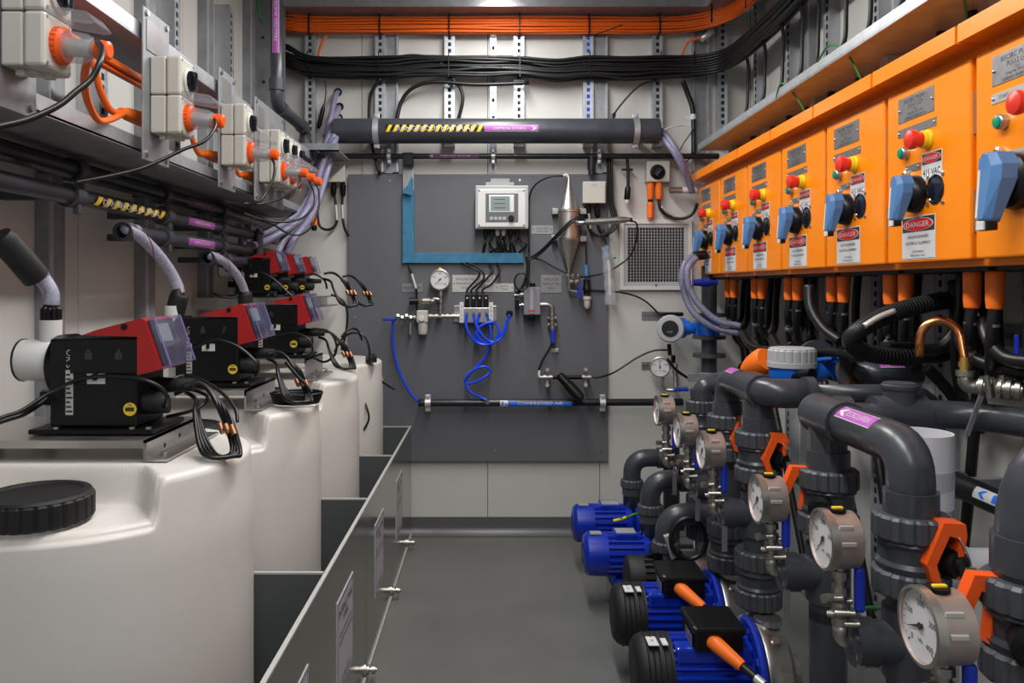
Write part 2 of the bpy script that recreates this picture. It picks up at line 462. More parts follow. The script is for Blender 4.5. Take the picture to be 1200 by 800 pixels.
# grey backing panel
t = thing('backing_panel', 'large dark grey backing panel screwed to the back wall', 'panel', W(560, 539))
MB().box(W(409, 539), W(711.5, 205) + V((0, -.022, 0)), .0015).build('sheet', 'panel', t)
mb = MB()
for px, py in ((457, 212), (609, 211), (695, 213), (580, 528), (704, 528), (416, 528), (416, 372)): screws(mb, [W(px, py, .022)], (0, -1, 0), .006, .003)
mb.build('screw', 'steel', t)
FP = .022                                              # panel face
# orange cable bundle
t = thing('orange_cable_bundle', 'thick bundle of orange cables strapped along the top of the back wall', 'cables', (0, 3.1, 2.04))
for k in range(12):
    col, row = divmod(k, 7); z0 = 2.012 + row * .0098 + R.uniform(-.002, .002) + (.004 if col else 0); yo = 3.122 - col * .010
    pts = [V((-.90, 3.13 - .01 * col, z0 + .016)), V((-.87, 3.125 - .01 * col, z0 + .012)), V((-.80, 3.12 - .01 * col, z0 + .006))]
    if row in (5, 6): pts = [p + V((0, 0, .012)) for p in pts]
    for x in (-.72, -.44, -.165, .115, .39, .67):
        pts.append(V((x, yo + R.uniform(-.003, .003), z0 + R.uniform(-.003, .003))))
    pts += [V((.80, 3.11 - .01 * col, z0 + .004)), V((.90, 3.04, z0 + .012)), V((.945 - .01 * col, 2.90, z0 + .016))]
    for y in (2.6, 2.2, 1.7, 1.2, .6): pts.append(V((.955 - .01 * col, y, z0 + .016 + R.uniform(-.004, .004))))
    MB().tube(pts, .0048, 8, 4).build('cable', 'ocable', t)
for x in (-.72, -.44, -.165, .115, .39, .67):
    MB().box((x - .003, 3.104, 2.004), (x + .003, 3.107, 2.082)).box((x - .003, 3.104, 2.004), (x + .003, 3.135, 2.007)).build('cable_tie', 'blk', t)
MB().box((.842, 3.0, 2.01), (.848, 3.003, 2.085)).build('cable_tie', 'blk', t); MB().box((.915, 2.82, 2.0), (.918, 2.826, 2.10)).build('cable_tie', 'blk', t)
for px, py, px2, py2, nm in ((384, 42, 372, 74, 'far end'),):
    cable('orange_cable', 'single orange cable dropping from the orange bundle beside the first slotted strut', [W(383, 42, .05), W(379, 46, .05), W(374, 60, .04), W(372, 72, .03)], .005, 'ocable')
cable('orange_cable', 'orange cable ending in a metal gland below the bend of the orange bundle', [W(832, 42, .06), W(820, 44, .06), W(806, 50, .04), W(800, 62, .03), W(799, 66, .03)], .005, 'ocable')
single(MB().cyl(W(799, 66, .03), W(799, 76, .03), .011, .010, 12).tube([W(836, 36, .07), W(822, 46, .07)], .012, 10), 'cable_gland', 'plate_w', 'pale metal cable gland under the single orange cable at the bend', 'gland')
cable('cable_tie_tail', 'black tie tail sticking out over the orange cables', [W(686, 43, .08), W(705, 38, .09), W(730, 29, .10)], .0022)
# black cable bundle
t = thing('black_cable_bundle', 'sagging bundle of black cables below the orange ones on the back wall', 'cables', (0, 3.1, 1.865))
for k in range(20):
    col, row = divmod(k, 8); z0 = 1.832 + row * .0105; yo = 3.115 - col * .012; r = R.choice((.0055, .0065, .0075))
    pts = [V((-.90, 3.13 - .008 * col, z0 + .085)), V((-.86, 3.125 - .008 * col, z0 + .06 + .012 * (row > 4)))]
    pts.append(V((-.80, 3.10, z0 + .035 + (.01 if row > 5 else 0))))
    for x, dz in ((-.70, .005), (-.44, -.004), (-.3, .002), (-.165, .004), (-.02, .004), (.115, .002), (.26, -.010), (.39, .0), (.53, -.006), (.67, .002)):
        pts.append(V((x, yo + R.uniform(-.004, .004), z0 + dz + R.uniform(-.006, .006))))
    pts += [V((.80, yo - .01, z0 + .002)), V((.885, 3.04, z0 + .004)), V((.935 - .012 * col, 2.92, z0 + .010))]
    for y, dz in ((2.6, .02), (2.3, .03), (1.95, .03), (1.5, .03), (1.0, .03), (.5, .03)):
        pts.append(V((.95 - .012 * col, y, z0 + dz + R.uniform(-.008, .008))))
    MB().tube(pts, r, 8, 4).build('cable', 'cable', t)
for x in (-.72, -.44, -.165, .115, .39, .67, .80):
    MB().box((x - .002, 3.080, 1.825), (x + .002, 3.083, 1.925)).build('cable_tie', 'blk', t)
cable('black_cable', 'black cable arching just above the black bundle by the second strut', [W(333, 62, .05), W(352, 74, .05), (W(400, 80, .05)), W(430, 76, .06), W(465, 67, .06), W(495, 66, .06), W(520, 76, .06)], .007)
cable('black_cable', 'thick black cable looping down from the bundle behind the DANGEROUS stripe', [W(620, 97, .07), W(560, 99, .07), W(510, 96, .07), W(484, 103, .06), W(470, 120, .05), W(464, 150, .05), W(464, 165, .04)], .008)
cable('black_cable', 'black cable dropping to the second strut and passing behind the big grey pipe end', [W(446, 92, .07), W(437, 105, .06), W(433, 120, .05), W(434, 160, .04), W(445, 205, .04)], .007)
cable('black_cable', 'black cable hanging in a bow between the third and the narrow strut', [W(530, 92, .07), W(540, 105, .06), W(542, 120, .06), W(534, 150, .05)], .007)
cable('thin_cable', 'thin black lead with a slim connector hanging beside the first slotted strut', [W(381, 95, .05), W(382, 108, .05), W(380, 124, .05)], .0025)
single(MB().lathe(W(380, 122, .05), (-.25, 0, -1), [(0, .004), (.02, .009), (.085, .010), (.10, .005)], 12), 'inline_connector', 'blk', 'slim black inline connector on the thin lead beside the first strut', 'connector')
cable('black_cable', 'tapered black cable running diagonally from the bundle to behind the big grey pipe', [W(770, 94, .07), W(750, 100, .07), W(735, 114, .06), W(722, 130, .05), W(716, 142, .05)], lambda q: .004 + .005 * (q > .8))
cable('black_cable', 'thick black cable with a white marker dropping down by the corner over the rotary switch', [W(800, 95, .06), W(806, 110, .05), W(812, 130, .05), W(813, 165, .05), W(813, 180, .05)], .010)
single(MB().cyl(W(812, 134, .05), W(812.5, 140, .05), .0115, seg=12), 'cable_marker', 'white', 'white marker band on the thick black cable by the corner', 'marker')
single(MB().box(W(803, 136, .0), W(809, 140, .002)), 'wall_tag', 'paper', 'tiny pale tag on the wall by the thick black corner cable', 'tag')
# big grey pipe
t = thing('conduit_pipe', 'big dark grey pipe with DANGEROUS MATERIAL and CHEMICAL DOSING labels on the back wall', 'pipe', W(582, 153, .12))
PY = B - .12; pr = 14.6 * PY / F
p0 = P(392, 153.5, PY); p1 = P(772, 153.5, PY); d = XP; L = p1.x - p0.x
MB().lathe(p0, XP, [(0, pr - .006), (0, pr), (L, pr), (L, pr - .006), (.02, pr - .006)], 36, caps=False).build('tube', 'pvc', t)
def sleeve(par, p0, d, n, r, u0, u1, h, kind, text=None, arrow=0, ns=14):
    """label wrapped on a pipe: stripes / purple / blue"""
    a = h / r / 2; o = V(p0)
    base = {'danger': 'blk', 'purple': 'purple', 'dpurple': 'dpurple', 'blue': 'label_blue'}[kind]
    g = MB().band(o, d, n, r + .0006, u0, u1, -a, a).build('label', base, par)
    if kind == 'danger':
        mb = MB(); wv = (u1 - u0) / ns
        for i in range(ns): mb.band(o, d, n, r + .0011, u0 + i * wv + wv * .22, u0 + i * wv + wv * .72, -a, a, skew=wv * .5)
        mb.build('stripe', 'yel', g)
        g2 = MB().text_cyl(text, o, d, n, r + .0018, (u0 + u1) / 2, 0, h * .62, w=(u1 - u0) * .80).build('lettering', 'white', g)
    else:
        mb = MB(); al = 'white' if kind != 'dpurple' else 'paper_purple'
        for s_ in (-1, 1): mb.band(o, d, n, r + .001, u0, u1, s_ * a * .93 - a * .05, s_ * a * .93 + a * .05)
        c = (u0 + u1) / 2
        if arrow > 0: mb.band(o, d, n, r + .001, u1 - h * .9, u1 - h * .45, -a * .6, 0, skew=h * .5).band(o, d, n, r + .001, u1 - h * .9, u1 - h * .45, 0, a * .6, skew=-h * .5)
        if arrow < 0: mb.band(o, d, n, r + .001, u0 + h * .45, u0 + h * .9, -a * .6, 0, skew=-h * .5).band(o, d, n, r + .001, u0 + h * .45, u0 + h * .9, 0, a * .6, skew=h * .5)
        if text: mb.text_cyl(text, o, d, n, r + .0014, c + (-arrow * h * .35), 0, h * .45, w=(u1 - u0) * (.62 if h < .5 * (u1 - u0) else .5))
        mb.build('lettering', al, g)
    return g
n = V((0, -1, -.05)).normalized()
ux = lambda px: P(px, 153, PY).x - p0.x + 0
sleeve(t, p0 + V((0, 0, .004)), XP, n, pr, ux(454), ux(567), .026, 'danger', 'DANGEROUS MATERIAL')
sleeve(t, p0 + V((0, 0, .004)), XP, n, pr, ux(568), ux(630), .024, 'purple', 'CHEMICAL DOSING', 1)
def clamp(par, c, d, r, w=.022, m='galv_bright', ears=True, up=ZP):
    """pipe clip round a pipe with two ears"""
    d = V(d).normalized(); c = V(c)
    mb = MB().lathe(c - d * w / 2, d, [(0, r + .0005), (0, r + .004), (w, r + .004), (w, r + .0005)], 24, caps=False)
    if ears:
        for s_ in (-1, 1):
            e = c + up * s_ * (r + .010); mb.box(e - d * w / 2 - V((0, .004, .009)) if abs(d.x) > .5 else e - d * w / 2 - V((.004, 0, .009)), e + d * w / 2 + (V((0, .006, .009)) if abs(d.x) > .5 else V((.004, 0, .009))), .002)
            mb.cyl(e - V((0, .004, 0)) if abs(d.x) > .5 else e, e - V((0, .010, 0)) if abs(d.x) > .5 else e + V((.008, 0, 0)), .006, .006, 6)
    return mb.build('clamp', m, par)
for px in (441.5, 744.5):
    c = P(px, 153.5, PY); clamp(t, c, XP, pr, .022)
    MB().box((c.x - .008, c.y + pr, c.z - .01), (c.x + .008, B - .02, c.z + .01)).build('standoff', 'galv', t)
# treated water pipe on the back wall
t = thing('water_pipe', 'thin black pipe with a purple TREATED WATER label under the big grey pipe', 'pipe', W(600, 183, .07))
q0 = W(360, 183, .06); q1 = W(842, 183, .06)
MB().cyl(q0, q1, .0115, seg=16).build('tube', 'pvc_blk', t)
sleeve(t, q0, XP, (0, -1, 0), .0115, W(503, 183, .06).x - q0.x, W(561, 183, .06).x - q0.x, .016, 'dpurple', 'TREATED WATER', -1)
for px in (456, 578, 702):
    MB().box(W(px - 4, 204, .0), W(px + 4, 176, .022)).build('strut', 'galv', t)
    clamp(t, W(px, 183, .06), XP, .0115, .014, up=ZP)
MB().cyl(W(693, 183, .06), W(693, 205, .06), .013).lathe(W(693, 187, .06), -ZP, [(0, .016), (.04, .016)], 16).build('branch', 'pvc_blk', t)
# blue taped bracket
t = thing('taped_bracket', 'L-shaped steel strip wrapped in blue tape on the grey panel', 'bracket', W(478, 300, .04))
x0 = W(472, 0, .04).x; x1 = W(485, 0, .04).x; yb = B - FP
MB().box((x0, yb - .016, W(0, 222, .04).z), (x1, yb, W(0, 188, .04).z)).build('bare_end', 'plate', t)
MB().box((x0 - .001, yb - .018, W(0, 308, .04).z), (x1 + .001, yb, W(0, 222, .04).z), .001).build('tape_vertical', 'blue_tape', t)
MB().box((x1 + .001, yb - .018, W(0, 308, .04).z), (W(613.5, 0, .04).x, yb, W(0, 296, .04).z), .001).build('tape_horizontal', 'blue_tape', t)
fl = MB().prism([(0, 0), (.038, -.01), (.042, .05), (.034, .066), (.02, .03), (.004, .018)], W(472, 226, .062), XP, ZP, (0, .001, 0)).build('tape_flap', 'blue_tape', t)
single(MB().box(W(472, 194, .08), W(485, 180, .05), .002), 'strut_end', 'blk', 'black block at the top end of the blue taped bracket', 'block')
# controller
t = thing('wall_controller', 'pale grey wall controller with a small display and rotary knob on the grey panel', 'controller', W(588, 268, .06))
D = FP + .075
MB().box(W(557, 268, D), W(618.5, 219.5, FP + .012), .004).build('case', 'grey_lt', t)
MB().box(W(559.5, 266, D + .006), W(616, 221.5, D), .003).build('lid', 'white', t)
MB().box(W(569, 220, FP + .03), W(602, 214.5, FP), .001).box(W(575, 216, FP + .02), W(597, 210, FP), .001).build('mounting_bracket', 'grey_lt', t)
fc = MB().box(W(569, 260, D + .008), W(607.3, 226.5, D + .005), .001).build('keypad', 'panel', t)
MB().box(W(573, 248.5, D + .0095), W(602.5, 228.5, D + .007), .001).build('display_frame', 'plate_w', fc)
MB().box(W(575, 247, D + .0105), W(597.5, 230, D + .009)).build('display', 'lcd', fc)
mb = MB()
for i in range(4): mb.box(W(574 + i * 5, 257.5, D + .010), W(577.6 + i * 5, 254, D + .008), .0005)
mb.build('button', 'grey_lt', fc)
MB().lathe(W(599, 255.5, D + .008), (0, -1, 0), [(0, .012), (.004, .011), (.012, .010), (.012, .004)], 16).build('knob', 'blk', fc)
mb = MB()
for y in (233, 238, 243): mb.box(W(579, y + .8, D + .0108), W(592, y, D + .0104))
mb.text('LIQUID', W(610, 223.6, D + .0065), XP, ZP, .004)
screws(mb, [W(561.5, 223.5, D + .006), W(614, 223.5, D + .006), W(561.5, 264, D + .006), W(614, 264, D + .006)], (0, -1, 0), .0035, .001)
mb.build('markings', 'ink', t)
for i, px in enumerate((569, 576, 583, 590, 598, 606)):
    MB().cyl(W(px, 268, .06), W(px, 273.5, .06), .010, seg=10).cyl(W(px, 273, .06), W(px, 276, .06), .0075, seg=10).build('cable_gland', 'grey_lt' if i in (2, 3) else 'blk', t)
for i, (px, q) in enumerate(((569, 566), (576, 582), (583, 574), (583, 590), (590, 586), (590, 598), (598, 604), (606, 599), (606, 608))):
    bow = (-1) ** i * 5 * (i % 3)
    cable('controller_cable', 'short black lead from the controller glands, %s counted from the keypad display side' % ('first', 'second', 'third', 'fourth', 'fifth', 'sixth', 'seventh', 'eighth', 'ninth')[i], [W(px, 275, .06), W(px + bow * .4, 281, .055 + .008 * (i % 2)), W((px + q) / 2 + bow, 287, .06), W(q, 296, .035)], .0042 if i % 2 else .005, group='leads under the controller')
for i, (a, b_, c_) in enumerate((((537, 306), (555, 315), (562, 322)), ((543, 306), (562, 315), (567, 326)), ((571, 306), (578, 316), (569, 328)), ((581, 306), (586, 316), (577, 332)))):
    e = (548, 553, 559, 566)[i]
    cable('valve_lead', 'black lead bending from the blue tape to the %s solenoid valve' % ('first', 'second', 'third', 'fourth')[i], [W(*a, .03), W(*b_, .06), W(*c_, .06), W(e, 339, .055), W(e, 344, .055)], .0042, group='leads to the solenoid valves')
# name plates on the panel
def nameplate(px0, py0, px1, py1, lines, label, m='plate', d=FP, Yw=B, par=None):
    t = thing('name_plate', label, 'sign', W((px0 + px1) / 2, py1, d)) if par is None else par
    g = MB().box(W(px0, py1, d + .002), W(px1, py0, d)).build('plate', m, t)
    mb = MB(); h = (py1 - py0) / (len(lines) + 1)
    for i, s in enumerate(lines): mb.text(s, W((px0 + px1) / 2, py0 + h * (i + 1), d + .0025), XP, ZP, h * .0034 * .62, wmax=(px1 - px0) * .0034 * .72)
    screws(mb, [W(px0 + 2, (py0 + py1) / 2, d + .002), W(px1 - 2, (py0 + py1) / 2, d + .002)], (0, -1, 0), .0025, .001)
    mb.build('lettering', 'ink', t)
nameplate(530, 322, 560, 342, ('INSTRUMENT AIR', 'MANIFOLD', 'SV-01'), 'small engraved plate directly above the solenoid valve block', 'plate_w')
nameplate(560, 322, 580, 342, ('AIR', 'SUPPLY'), 'shiny engraved plate crossed by the four valve leads', 'plate_w')
nameplate(580, 332, 602, 342, ('SAMPLE', 'PANEL'), 'bright engraved strip between the valve leads and the flow tube', 'plate_w')
nameplate(623, 264, 648, 274, ('ANALYSER', 'FLOW CELL'), 'engraved plate beside the steel cone vessel')
nameplate(634, 322, 658, 343, ('SAMPLE FLOW', 'INDICATOR', 'FI-01'), 'engraved plate beside the clear flow tube')
nameplate(471, 332, 495, 342, ('REGULATOR',), 'engraved plate behind the pressure gauge of the regulator')
nameplate(752, 365, 776, 375, ('FLOW METER',), 'engraved plate on the wall beside the blue flow transmitter', d=.001)
nameplate(752, 424, 768, 433, ('GAUGE',), 'engraved plate on the wall behind the small wall gauge', d=.001)
# steel cone vessel
t = thing('cone_vessel', 'stainless steel degassing vessel with cones above and below a drum', 'vessel', W(666.5, 320, .07))
a0 = W(666.5, 318, .075); H = lambda py: W(666.5, py, .075).z - a0.z
MB().lathe(a0, ZP, [(0, .006), (H(314), .007), (H(283), .040), (H(281), .043), (H(278.5), .043), (H(278), .041), (H(249), .041), (H(248.5), .044), (H(246), .044), (H(245), .040), (H(214), .007), (H(207), .006)], 32).build('shell', 'steel_br', t)
for px, py in ((650, 248), (683, 248), (649, 279), (683, 280)):
    mb = MB().box(W(px - 3, py + 3, .06), W(px + 3, py - 3, FP), .002); screws(mb, [W(px, py, .06)], (0, -1, 0), .005, .003); mb.build('bracket', 'steel', t)
MB().tube([W(666, 208, .075), W(664, 205, .075), W(660, 206, .075)], .006, 8).build('top_elbow', 'white', t)
mb = MB()
for k in range(5): mb.lathe(W(664 + k * 3.2, 326 + (k % 2) * 5, .07), ((1, -.3, .3) if k % 2 else (.3, 0, 1)), [(0, .008), (.004, .010), (.016, .010), (.018, .006)], 8)
mb.cyl(W(666.5, 318, .075), W(667, 340, .07), .006).cyl(W(667, 340, .07), W(676, 342, .07), .005)
mb.build('needle_valve', 'nickel', t)
MB().box(W(677.8, 350, .09), W(680.5, 333, .075), .002).build('valve_handle', 'blue_vinyl', t)
cable('sample_tube', 'black tube arching from the cone vessel top down past the controller', [W(661, 206, .075), W(645, 207, .07), W(628, 216, .06), W(620, 232, .05), W(619.5, 260, .045), W(619.8, 295, .05)], .0038)
for i, o in enumerate((0, 3)):
    cable('sensor_cable', 'paired black cable sweeping from the steel sensor to the blue tape end, %s' % ('upper one' if i == 0 else 'lower one'), [W(684, 254 + o, .12), W(672, 256 + o, .13), W(655, 272 + o, .12), W(640, 288 + o, .08), W(628, 298 + o, .06), W(618, 303 + o * .5, .055)], .0042)
cable('black_cable', 'black cable running down behind the tape end to a small coil by the flow tube', [W(617, 300, .055), W(619, 312, .055), W(617, 325, .055), W(612, 337, .055), W(605, 344, .055)], .007)
cable('cable_coil', 'small black cable coil hanging above the clear flow tube', [W(612 + 8 * math.cos(a * .6) - 1, 330 + 10 * math.sin(a * .6), .065 + .002 * a / 3) for a in range(23)], .0035)
cable('sensor_cable', 'long thin black cable drooping from the sensor tip across the vent', [W(738, 259, .12), W(746, 262, .115), W(746, 280, .08), W(738, 300, .06), W(720, 314, .06), W(700, 322, .06), W(678, 324, .07), W(655, 316, .06), W(635, 305, .05), W(622, 302, .05)], .0036)
cable('black_cable', 'thin black cable crossing the wall below the vent to the blue transmitter', [W(692, 340, .03), W(730, 343, .03), W(755, 352, .03), W(776, 372, .03), W(783, 382, .04)], .0036)
# horizontal steel sensor
t = thing('steel_sensor', 'horizontal stainless steel sensor projecting from the cone vessel towards the vent', 'sensor', W(705, 259, .11))
MB().lathe(W(677, 261, .11), W(738, 257, .11) - W(677, 261, .11), [(0, .011), (.02, .013), (.022, .009), (.03, .009), (.032, .0135), (.15, .013), (.152, .0145), (.185, .0125), (.212, .005)], 16).build('probe', 'steel', t)
MB().lathe(W(674, 261, .09), (1, -.3, 0), [(0, .018), (.012, .019), (.014, .012), (.03, .012)], 12).cyl(W(690, 250, .11), W(692, 268, .11), .006).build('clamp', 'steel_br', t)
MB().sphere(W(739, 257.5, .11), .009, 10).build('cable_nipple', 'blk', t)
# junction boxes
def jbox(px0, py0, px1, py1, label, cables, d0=FP):
    t = thing('junction_box', label, 'junction box', W((px0 + px1) / 2, py1, d0))
    MB().box(W(px0 + .5, py1 - .5, d0 + .045), W(px1 - .5, py0 + .5, d0), .003).build('case', 'grey_lt', t)
    MB().box(W(px0, py1, d0 + .058), W(px1, py0, d0 + .044), .003).build('lid', 'cream', t)
    MB().box(W((px0 + px1) / 2 - 3, py0 + 5, d0 + .0585), W((px0 + px1) / 2 + 3, py0 + 2, d0 + .058)).build('logo', 'grey_lt', t)
    for px in cables: MB().lathe(W(px, py1, d0 + .03), -ZP, [(0, .009), (.012, .009), (.014, .013), (.05, .010), (.06, .006)], 12).build('cable_gland', 'blk', t)
jbox(683, 213.5, 709, 238, 'small cream junction box on the grey panel above the horizontal steel sensor', (689, 700))
jbox(382.5, 189, 405, 213, 'small cream junction box on the wall beside the purple hose bundle', (391, 402), .0)
cable('black_cable', 'black cable looping in a U under the cream junction box next to the hose bundle', [W(391, 222, .03), W(394, 245, .03), W(394, 262, .03), W(385, 269, .03), W(375, 265, .03), W(372, 250, .03), W(372, 225, .03)], .0055)
cable('black_cable', 'black cable from the cream junction box slipping behind the grey panel edge', [W(402, 222, .03), W(401, 245, .03), W(404, 268, .03), W(412, 280, .01)], .0055)
single(MB().cyl(W(393.5, 240, .03), W(395, 258, .03), .0068, seg=10).cyl(W(401, 240, .03), W(402, 256, .03), .0068, seg=10), 'cable_marker', 'plate_w', 'pale cable marker sleeves under the cream junction box by the hoses', 'marker')
for px in (689, 700): cable('black_cable', 'short black cable from the %s gland of the junction box above the sensor' % ('first' if px == 689 else 'second'), [W(px, 252, .05), W(px, 262, .05), W(px + 4, 272, .05), W(px + 12, 276, .05), W(px + 14, 268, .04)], .0058)
for i in range(3):
    x = 712 + i * 2.6
    cable('black_cable', 'black cable down the grey panel edge by the junction box, %s' % ('touching the box', 'middle of three', 'outermost by the wall')[i], [W(x - 1, 183, .04), W(x, 205, .04), W(x + 1, 235, .04), W(x + 6, 256, .05), W(x + 2, 270, .06), W(x - 12, 277, .06)], .0048, group='cables beside the panel edge')
t = thing('loose_connector', 'black cable with an open pale-tipped connector hanging below the thin pipe', 'connector', W(736, 240, .03))
MB().tube([W(735, 186, .04), W(736, 200, .04), W(736, 222, .04)], .0065, 8).build('lead', 'cable', t)
MB().lathe(W(736, 218, .04), (-.08, 0, -1), [(0, .008), (.01, .012), (.05, .012), (.055, .009)], 12).build('sleeve', 'blk', t)
MB().lathe(W(735, 233, .04), (-.08, 0, -1), [(0, .009), (.018, .010)], 10).build('tip', 'cream', t)
MB().box(W(729, 199.5, .045), W(741, 198, .03)).build('cable_tie', 'blk', t)
# rotary isolator
t = thing('rotary_isolator', 'cream rotary isolator switch with a black knob on the back wall above the vent', 'switch', W(770, 213))
MB().box(W(758, 213, .05), W(782, 190, 0), .005).build('case', 'cream', t)
MB().box(W(757, 213.5, .03), W(760, 189.5, 0), .002).build('base', 'grey_lt', t)
kn = MB().lathe(W(770.5, 201.5, .05), (0, -1, 0), [(0, .030), (.004, .030), (.005, .026), (.012, .025)], 24).build('dial', 'blk', t)
MB().box(W(769, 206, .082), W(772.5, 197, .06), .002, rot=Matrix.Rotation(.6, 3, 'Y')).build('knob_grip', 'dark_glass', kn)
for px in (762, 772):
    MB().lathe(W(px, 213, .028), -ZP, [(0, .010), (.004, .014), (.055, .0135), (.07, .010)], 14).build('boot', 'boot', t)
cable('orange_connector', 'orange shrouded lead below the rotary isolator running down to the vent', [W(762, 230, .028), W(762, 240, .028), W(762, 256, .028)], lambda q: .008 if q < .35 else .0135, 'boot')
single(MB().cyl(W(762, 234, .028), W(762, 241, .028), .0105, seg=12), 'cable_collar', 'blk', 'black band between the two orange shrouds below the rotary isolator', 'collar')
cable('black_cable', 'black cable curving from the second isolator shroud to the orange enclosures', [W(772, 232, .028), W(774, 245, .03), W(785, 254, .03), W(800, 256, .04), W(812, 250, .05), W(817, 238, .06)], .0065)
single(MB().tube([W(775, 242, .042), W(782, 248, .042), W(791, 254, .042)], .0048, 8), 'cable_marker', 'plate_w', 'silver marker strip along the black cable under the rotary isolator', 'marker')
cable('thin_cable', 'wavy white and black lead by the corner bracket above the rotary isolator', [W(778, 152, .06), W(790, 148, .06), W(802, 147, .05), W(812, 152, .05)], .003, 'white')
cable('thin_cable', 'thin black lead sagging from the corner cable to the hose end', [W(814, 150, .06), W(800, 170, .06), W(794, 185, .06), W(803, 190, .06), W(813, 180, .05)], .0022)
# cylinder lamp stub
t = thing('pipe_stub', 'white pipe stub with a chrome collar beside the end orange enclosure', 'pipe', W(800, 223, .05))
MB().cyl(W(799, 223, .06), W(816, 223, .06), .0125, seg=16).build('tube', 'white', t)
MB().cyl(W(788, 223, .06), W(799, 223, .06), .0135, seg=16).cyl(W(785, 223, .06), W(788, 223, .06), .0145, seg=16).build('collar', 'steel', t)
# vent grille
t = thing('vent_grille', 'square white wall vent with a fine square-cell core', 'vent', W(768, 339))
o0 = W(726, 339.5, .018); o1 = W(811, 257, .018); i0 = W(736, 330, .018); i1 = W(802, 266.5, .018)
def ring(a, b, c, d_, y0, y1):
    mb = MB(); mb.box((a.x, y0, a.z), (b.x, y1, c.z)).box((a.x, y0, d_.z), (b.x, y1, b.z)).box((a.x, y0, c.z), (c.x, y1, d_.z)).box((d_.x, y0, c.z), (b.x, y1, d_.z)); return mb
ring(o0, o1, W(731, 335, .018), W(807, 262, .018), B - .018, B - .001).build('outer_frame', 'white', t)
ring(W(731, 335, .018), W(807, 262, .018), i0, i1, B - .013, B - .001).build('inner_frame', 'grey_lt', t)
MB().box((i0.x, B - .004, i0.z), (i1.x, B - .001, i1.z)).build('duct', 'duct', t)
mb = MB(); nx, nz = 19, 18
for i in range(1, nx): x = i0.x + (i1.x - i0.x) * i / nx; mb.box((x - .0008, B - .012, i0.z), (x + .0008, B - .006, i1.z))
for i in range(1, nz): z = i0.z + (i1.z - i0.z) * i / nz; mb.box((i0.x, B - .0115, z - .0008), (i1.x, B - .006, z + .0008))
g = mb.build('core', 'grey_lt', t); g['kind'] = 'stuff'
mb = MB(); mb.prism([(-.006, .004), (.006, .004), (0, -.006)], W(769, 334.5, .019), XP, ZP, (0, .001, 0)).build('catch', 'ink', t)
# probe in plastic bag, second probe
t = thing('bagged_probe', 'blue-topped probe in a clear plastic bag hanging beside the vent', 'probe', W(714, 355, .06))
MB().tube([W(707, 268, .06), W(709, 278, .06), W(711, 289, .06)], .003, 8).build('lead', 'cable', t)
MB().cyl(W(711, 287, .06), W(712.5, 304, .06), .009, seg=12).build('cap', 'blue_sw', t)
MB().cyl(W(712.5, 304, .06), W(714, 312, .06), .007, seg=12).cyl(W(714, 312, .06), W(715, 345, .06), .006, seg=12).build('shaft', 'white', t)
MB().tube([W(710, 289, .062), W(711, 300, .062), W(713, 320, .062), W(715, 340, .062), W(716, 357, .062)], lambda q: .017 + .008 * q + .002 * math.sin(q * 30), 12).build('bag', 'bag', t)
MB().sphere(W(720, 302, .085), .006, 8, (1.3, .8, .8)).build('clip', 'green_btn', t)
t = thing('ph_probe', 'blue and black probe with a pale bulb end mounted under the horizontal sensor', 'probe', W(687, 360, .05))
MB().tube([W(686, 270, .055), W(686.5, 290, .055), W(687, 311, .055)], .003, 8).build('lead', 'cable', t)
MB().cyl(W(687, 310, .055), W(687.5, 327, .055), .009, seg=12).build('cap', 'blue_sw', t)
MB().lathe(W(687.5, 327, .055), -ZP, [(0, .008), (.003, .014), (.03, .014), (.034, .016), (.045, .016), (.045, .012), (.06, .012)], 14).build('holder', 'blk', t)
MB().lathe(W(688, 347, .055), -ZP, [(0, .017), (.012, .017), (.014, .013), (.038, .013), (.05, .006)], 14).build('bulb', 'cream', t)
# regulator group
t = thing('air_regulator', 'cream air filter regulator with a small dial and pipe fittings on the grey panel', 'regulator', W(495, 392, FP))
D = FP + .04
MB().box(W(488, 378, D + .02), W(502.5, 363, FP + .005), .005).lathe(W(495.5, 378, D), -ZP, [(0, .020), (.035, .019), (.045, .016), (.047, .008)], 16).build('body', 'cream', t)
MB().lathe(W(494, 373, D + .02), (0, -1, 0), [(0, .012), (.005, .012), (.0055, .010), (.007, .010)], 18).build('dial', 'paper', t)
mb = MB()
def fitting(mb, p, q, r, n=3):
    p = V(p); q = V(q); L = (q - p).length; pr_ = []
    for i in range(n):
        a = L * i / n; b = L * (i + 1) / n; m_ = (a + b) / 2
        pr_ += [(a, r * .7), (a + (b - a) * .2, r * .7), (a + (b - a) * .22, r), (b - (b - a) * .25, r), (b - (b - a) * .22, r * .7)]
    pr_.append((L, r * .7)); return mb.lathe(p, q - p, pr_, 8)
fitting(mb, W(466, 372, D), W(489, 372, D), .013, 4)
fitting(mb, W(502, 370.5, D), W(541, 370.5, D), .0115, 6)
fitting(mb, W(516.5, 371, D), W(516.5, 341, D), .011, 4)
mb.tube([W(516, 351, D), W(508, 350, D), W(506, 352, D)], .007, 8)
mb.build('fittings', 'nickel', t)
MB().lathe(W(491, 352.5, D), XP, [(0, .012), (.012, .015), (.014, .013), (.045, .013), (.047, .008), (.06, .008)], 16).build('switch_body', 'nickel', t)
MB().cyl(W(480, 353, D), W(491, 352.5, D), .016, .012, 14).build('switch_cap', 'blk', t)
MB().cyl(W(481, 378, D), W(481, 392, D), .006, seg=12).build('drain', 'steel_br', t)
MB().box(W(448, 376, D + .015), W(465, 372.5, D), .003).build('handle', 'blue_vinyl', t)
mb = MB()
for k in range(4): mb.lathe(W(466 + k * 5, 371 + (k % 2) * 2, D + .01), (.2, -1, .4), [(0, .007), (.01, .009), (.018, .006)], 8)
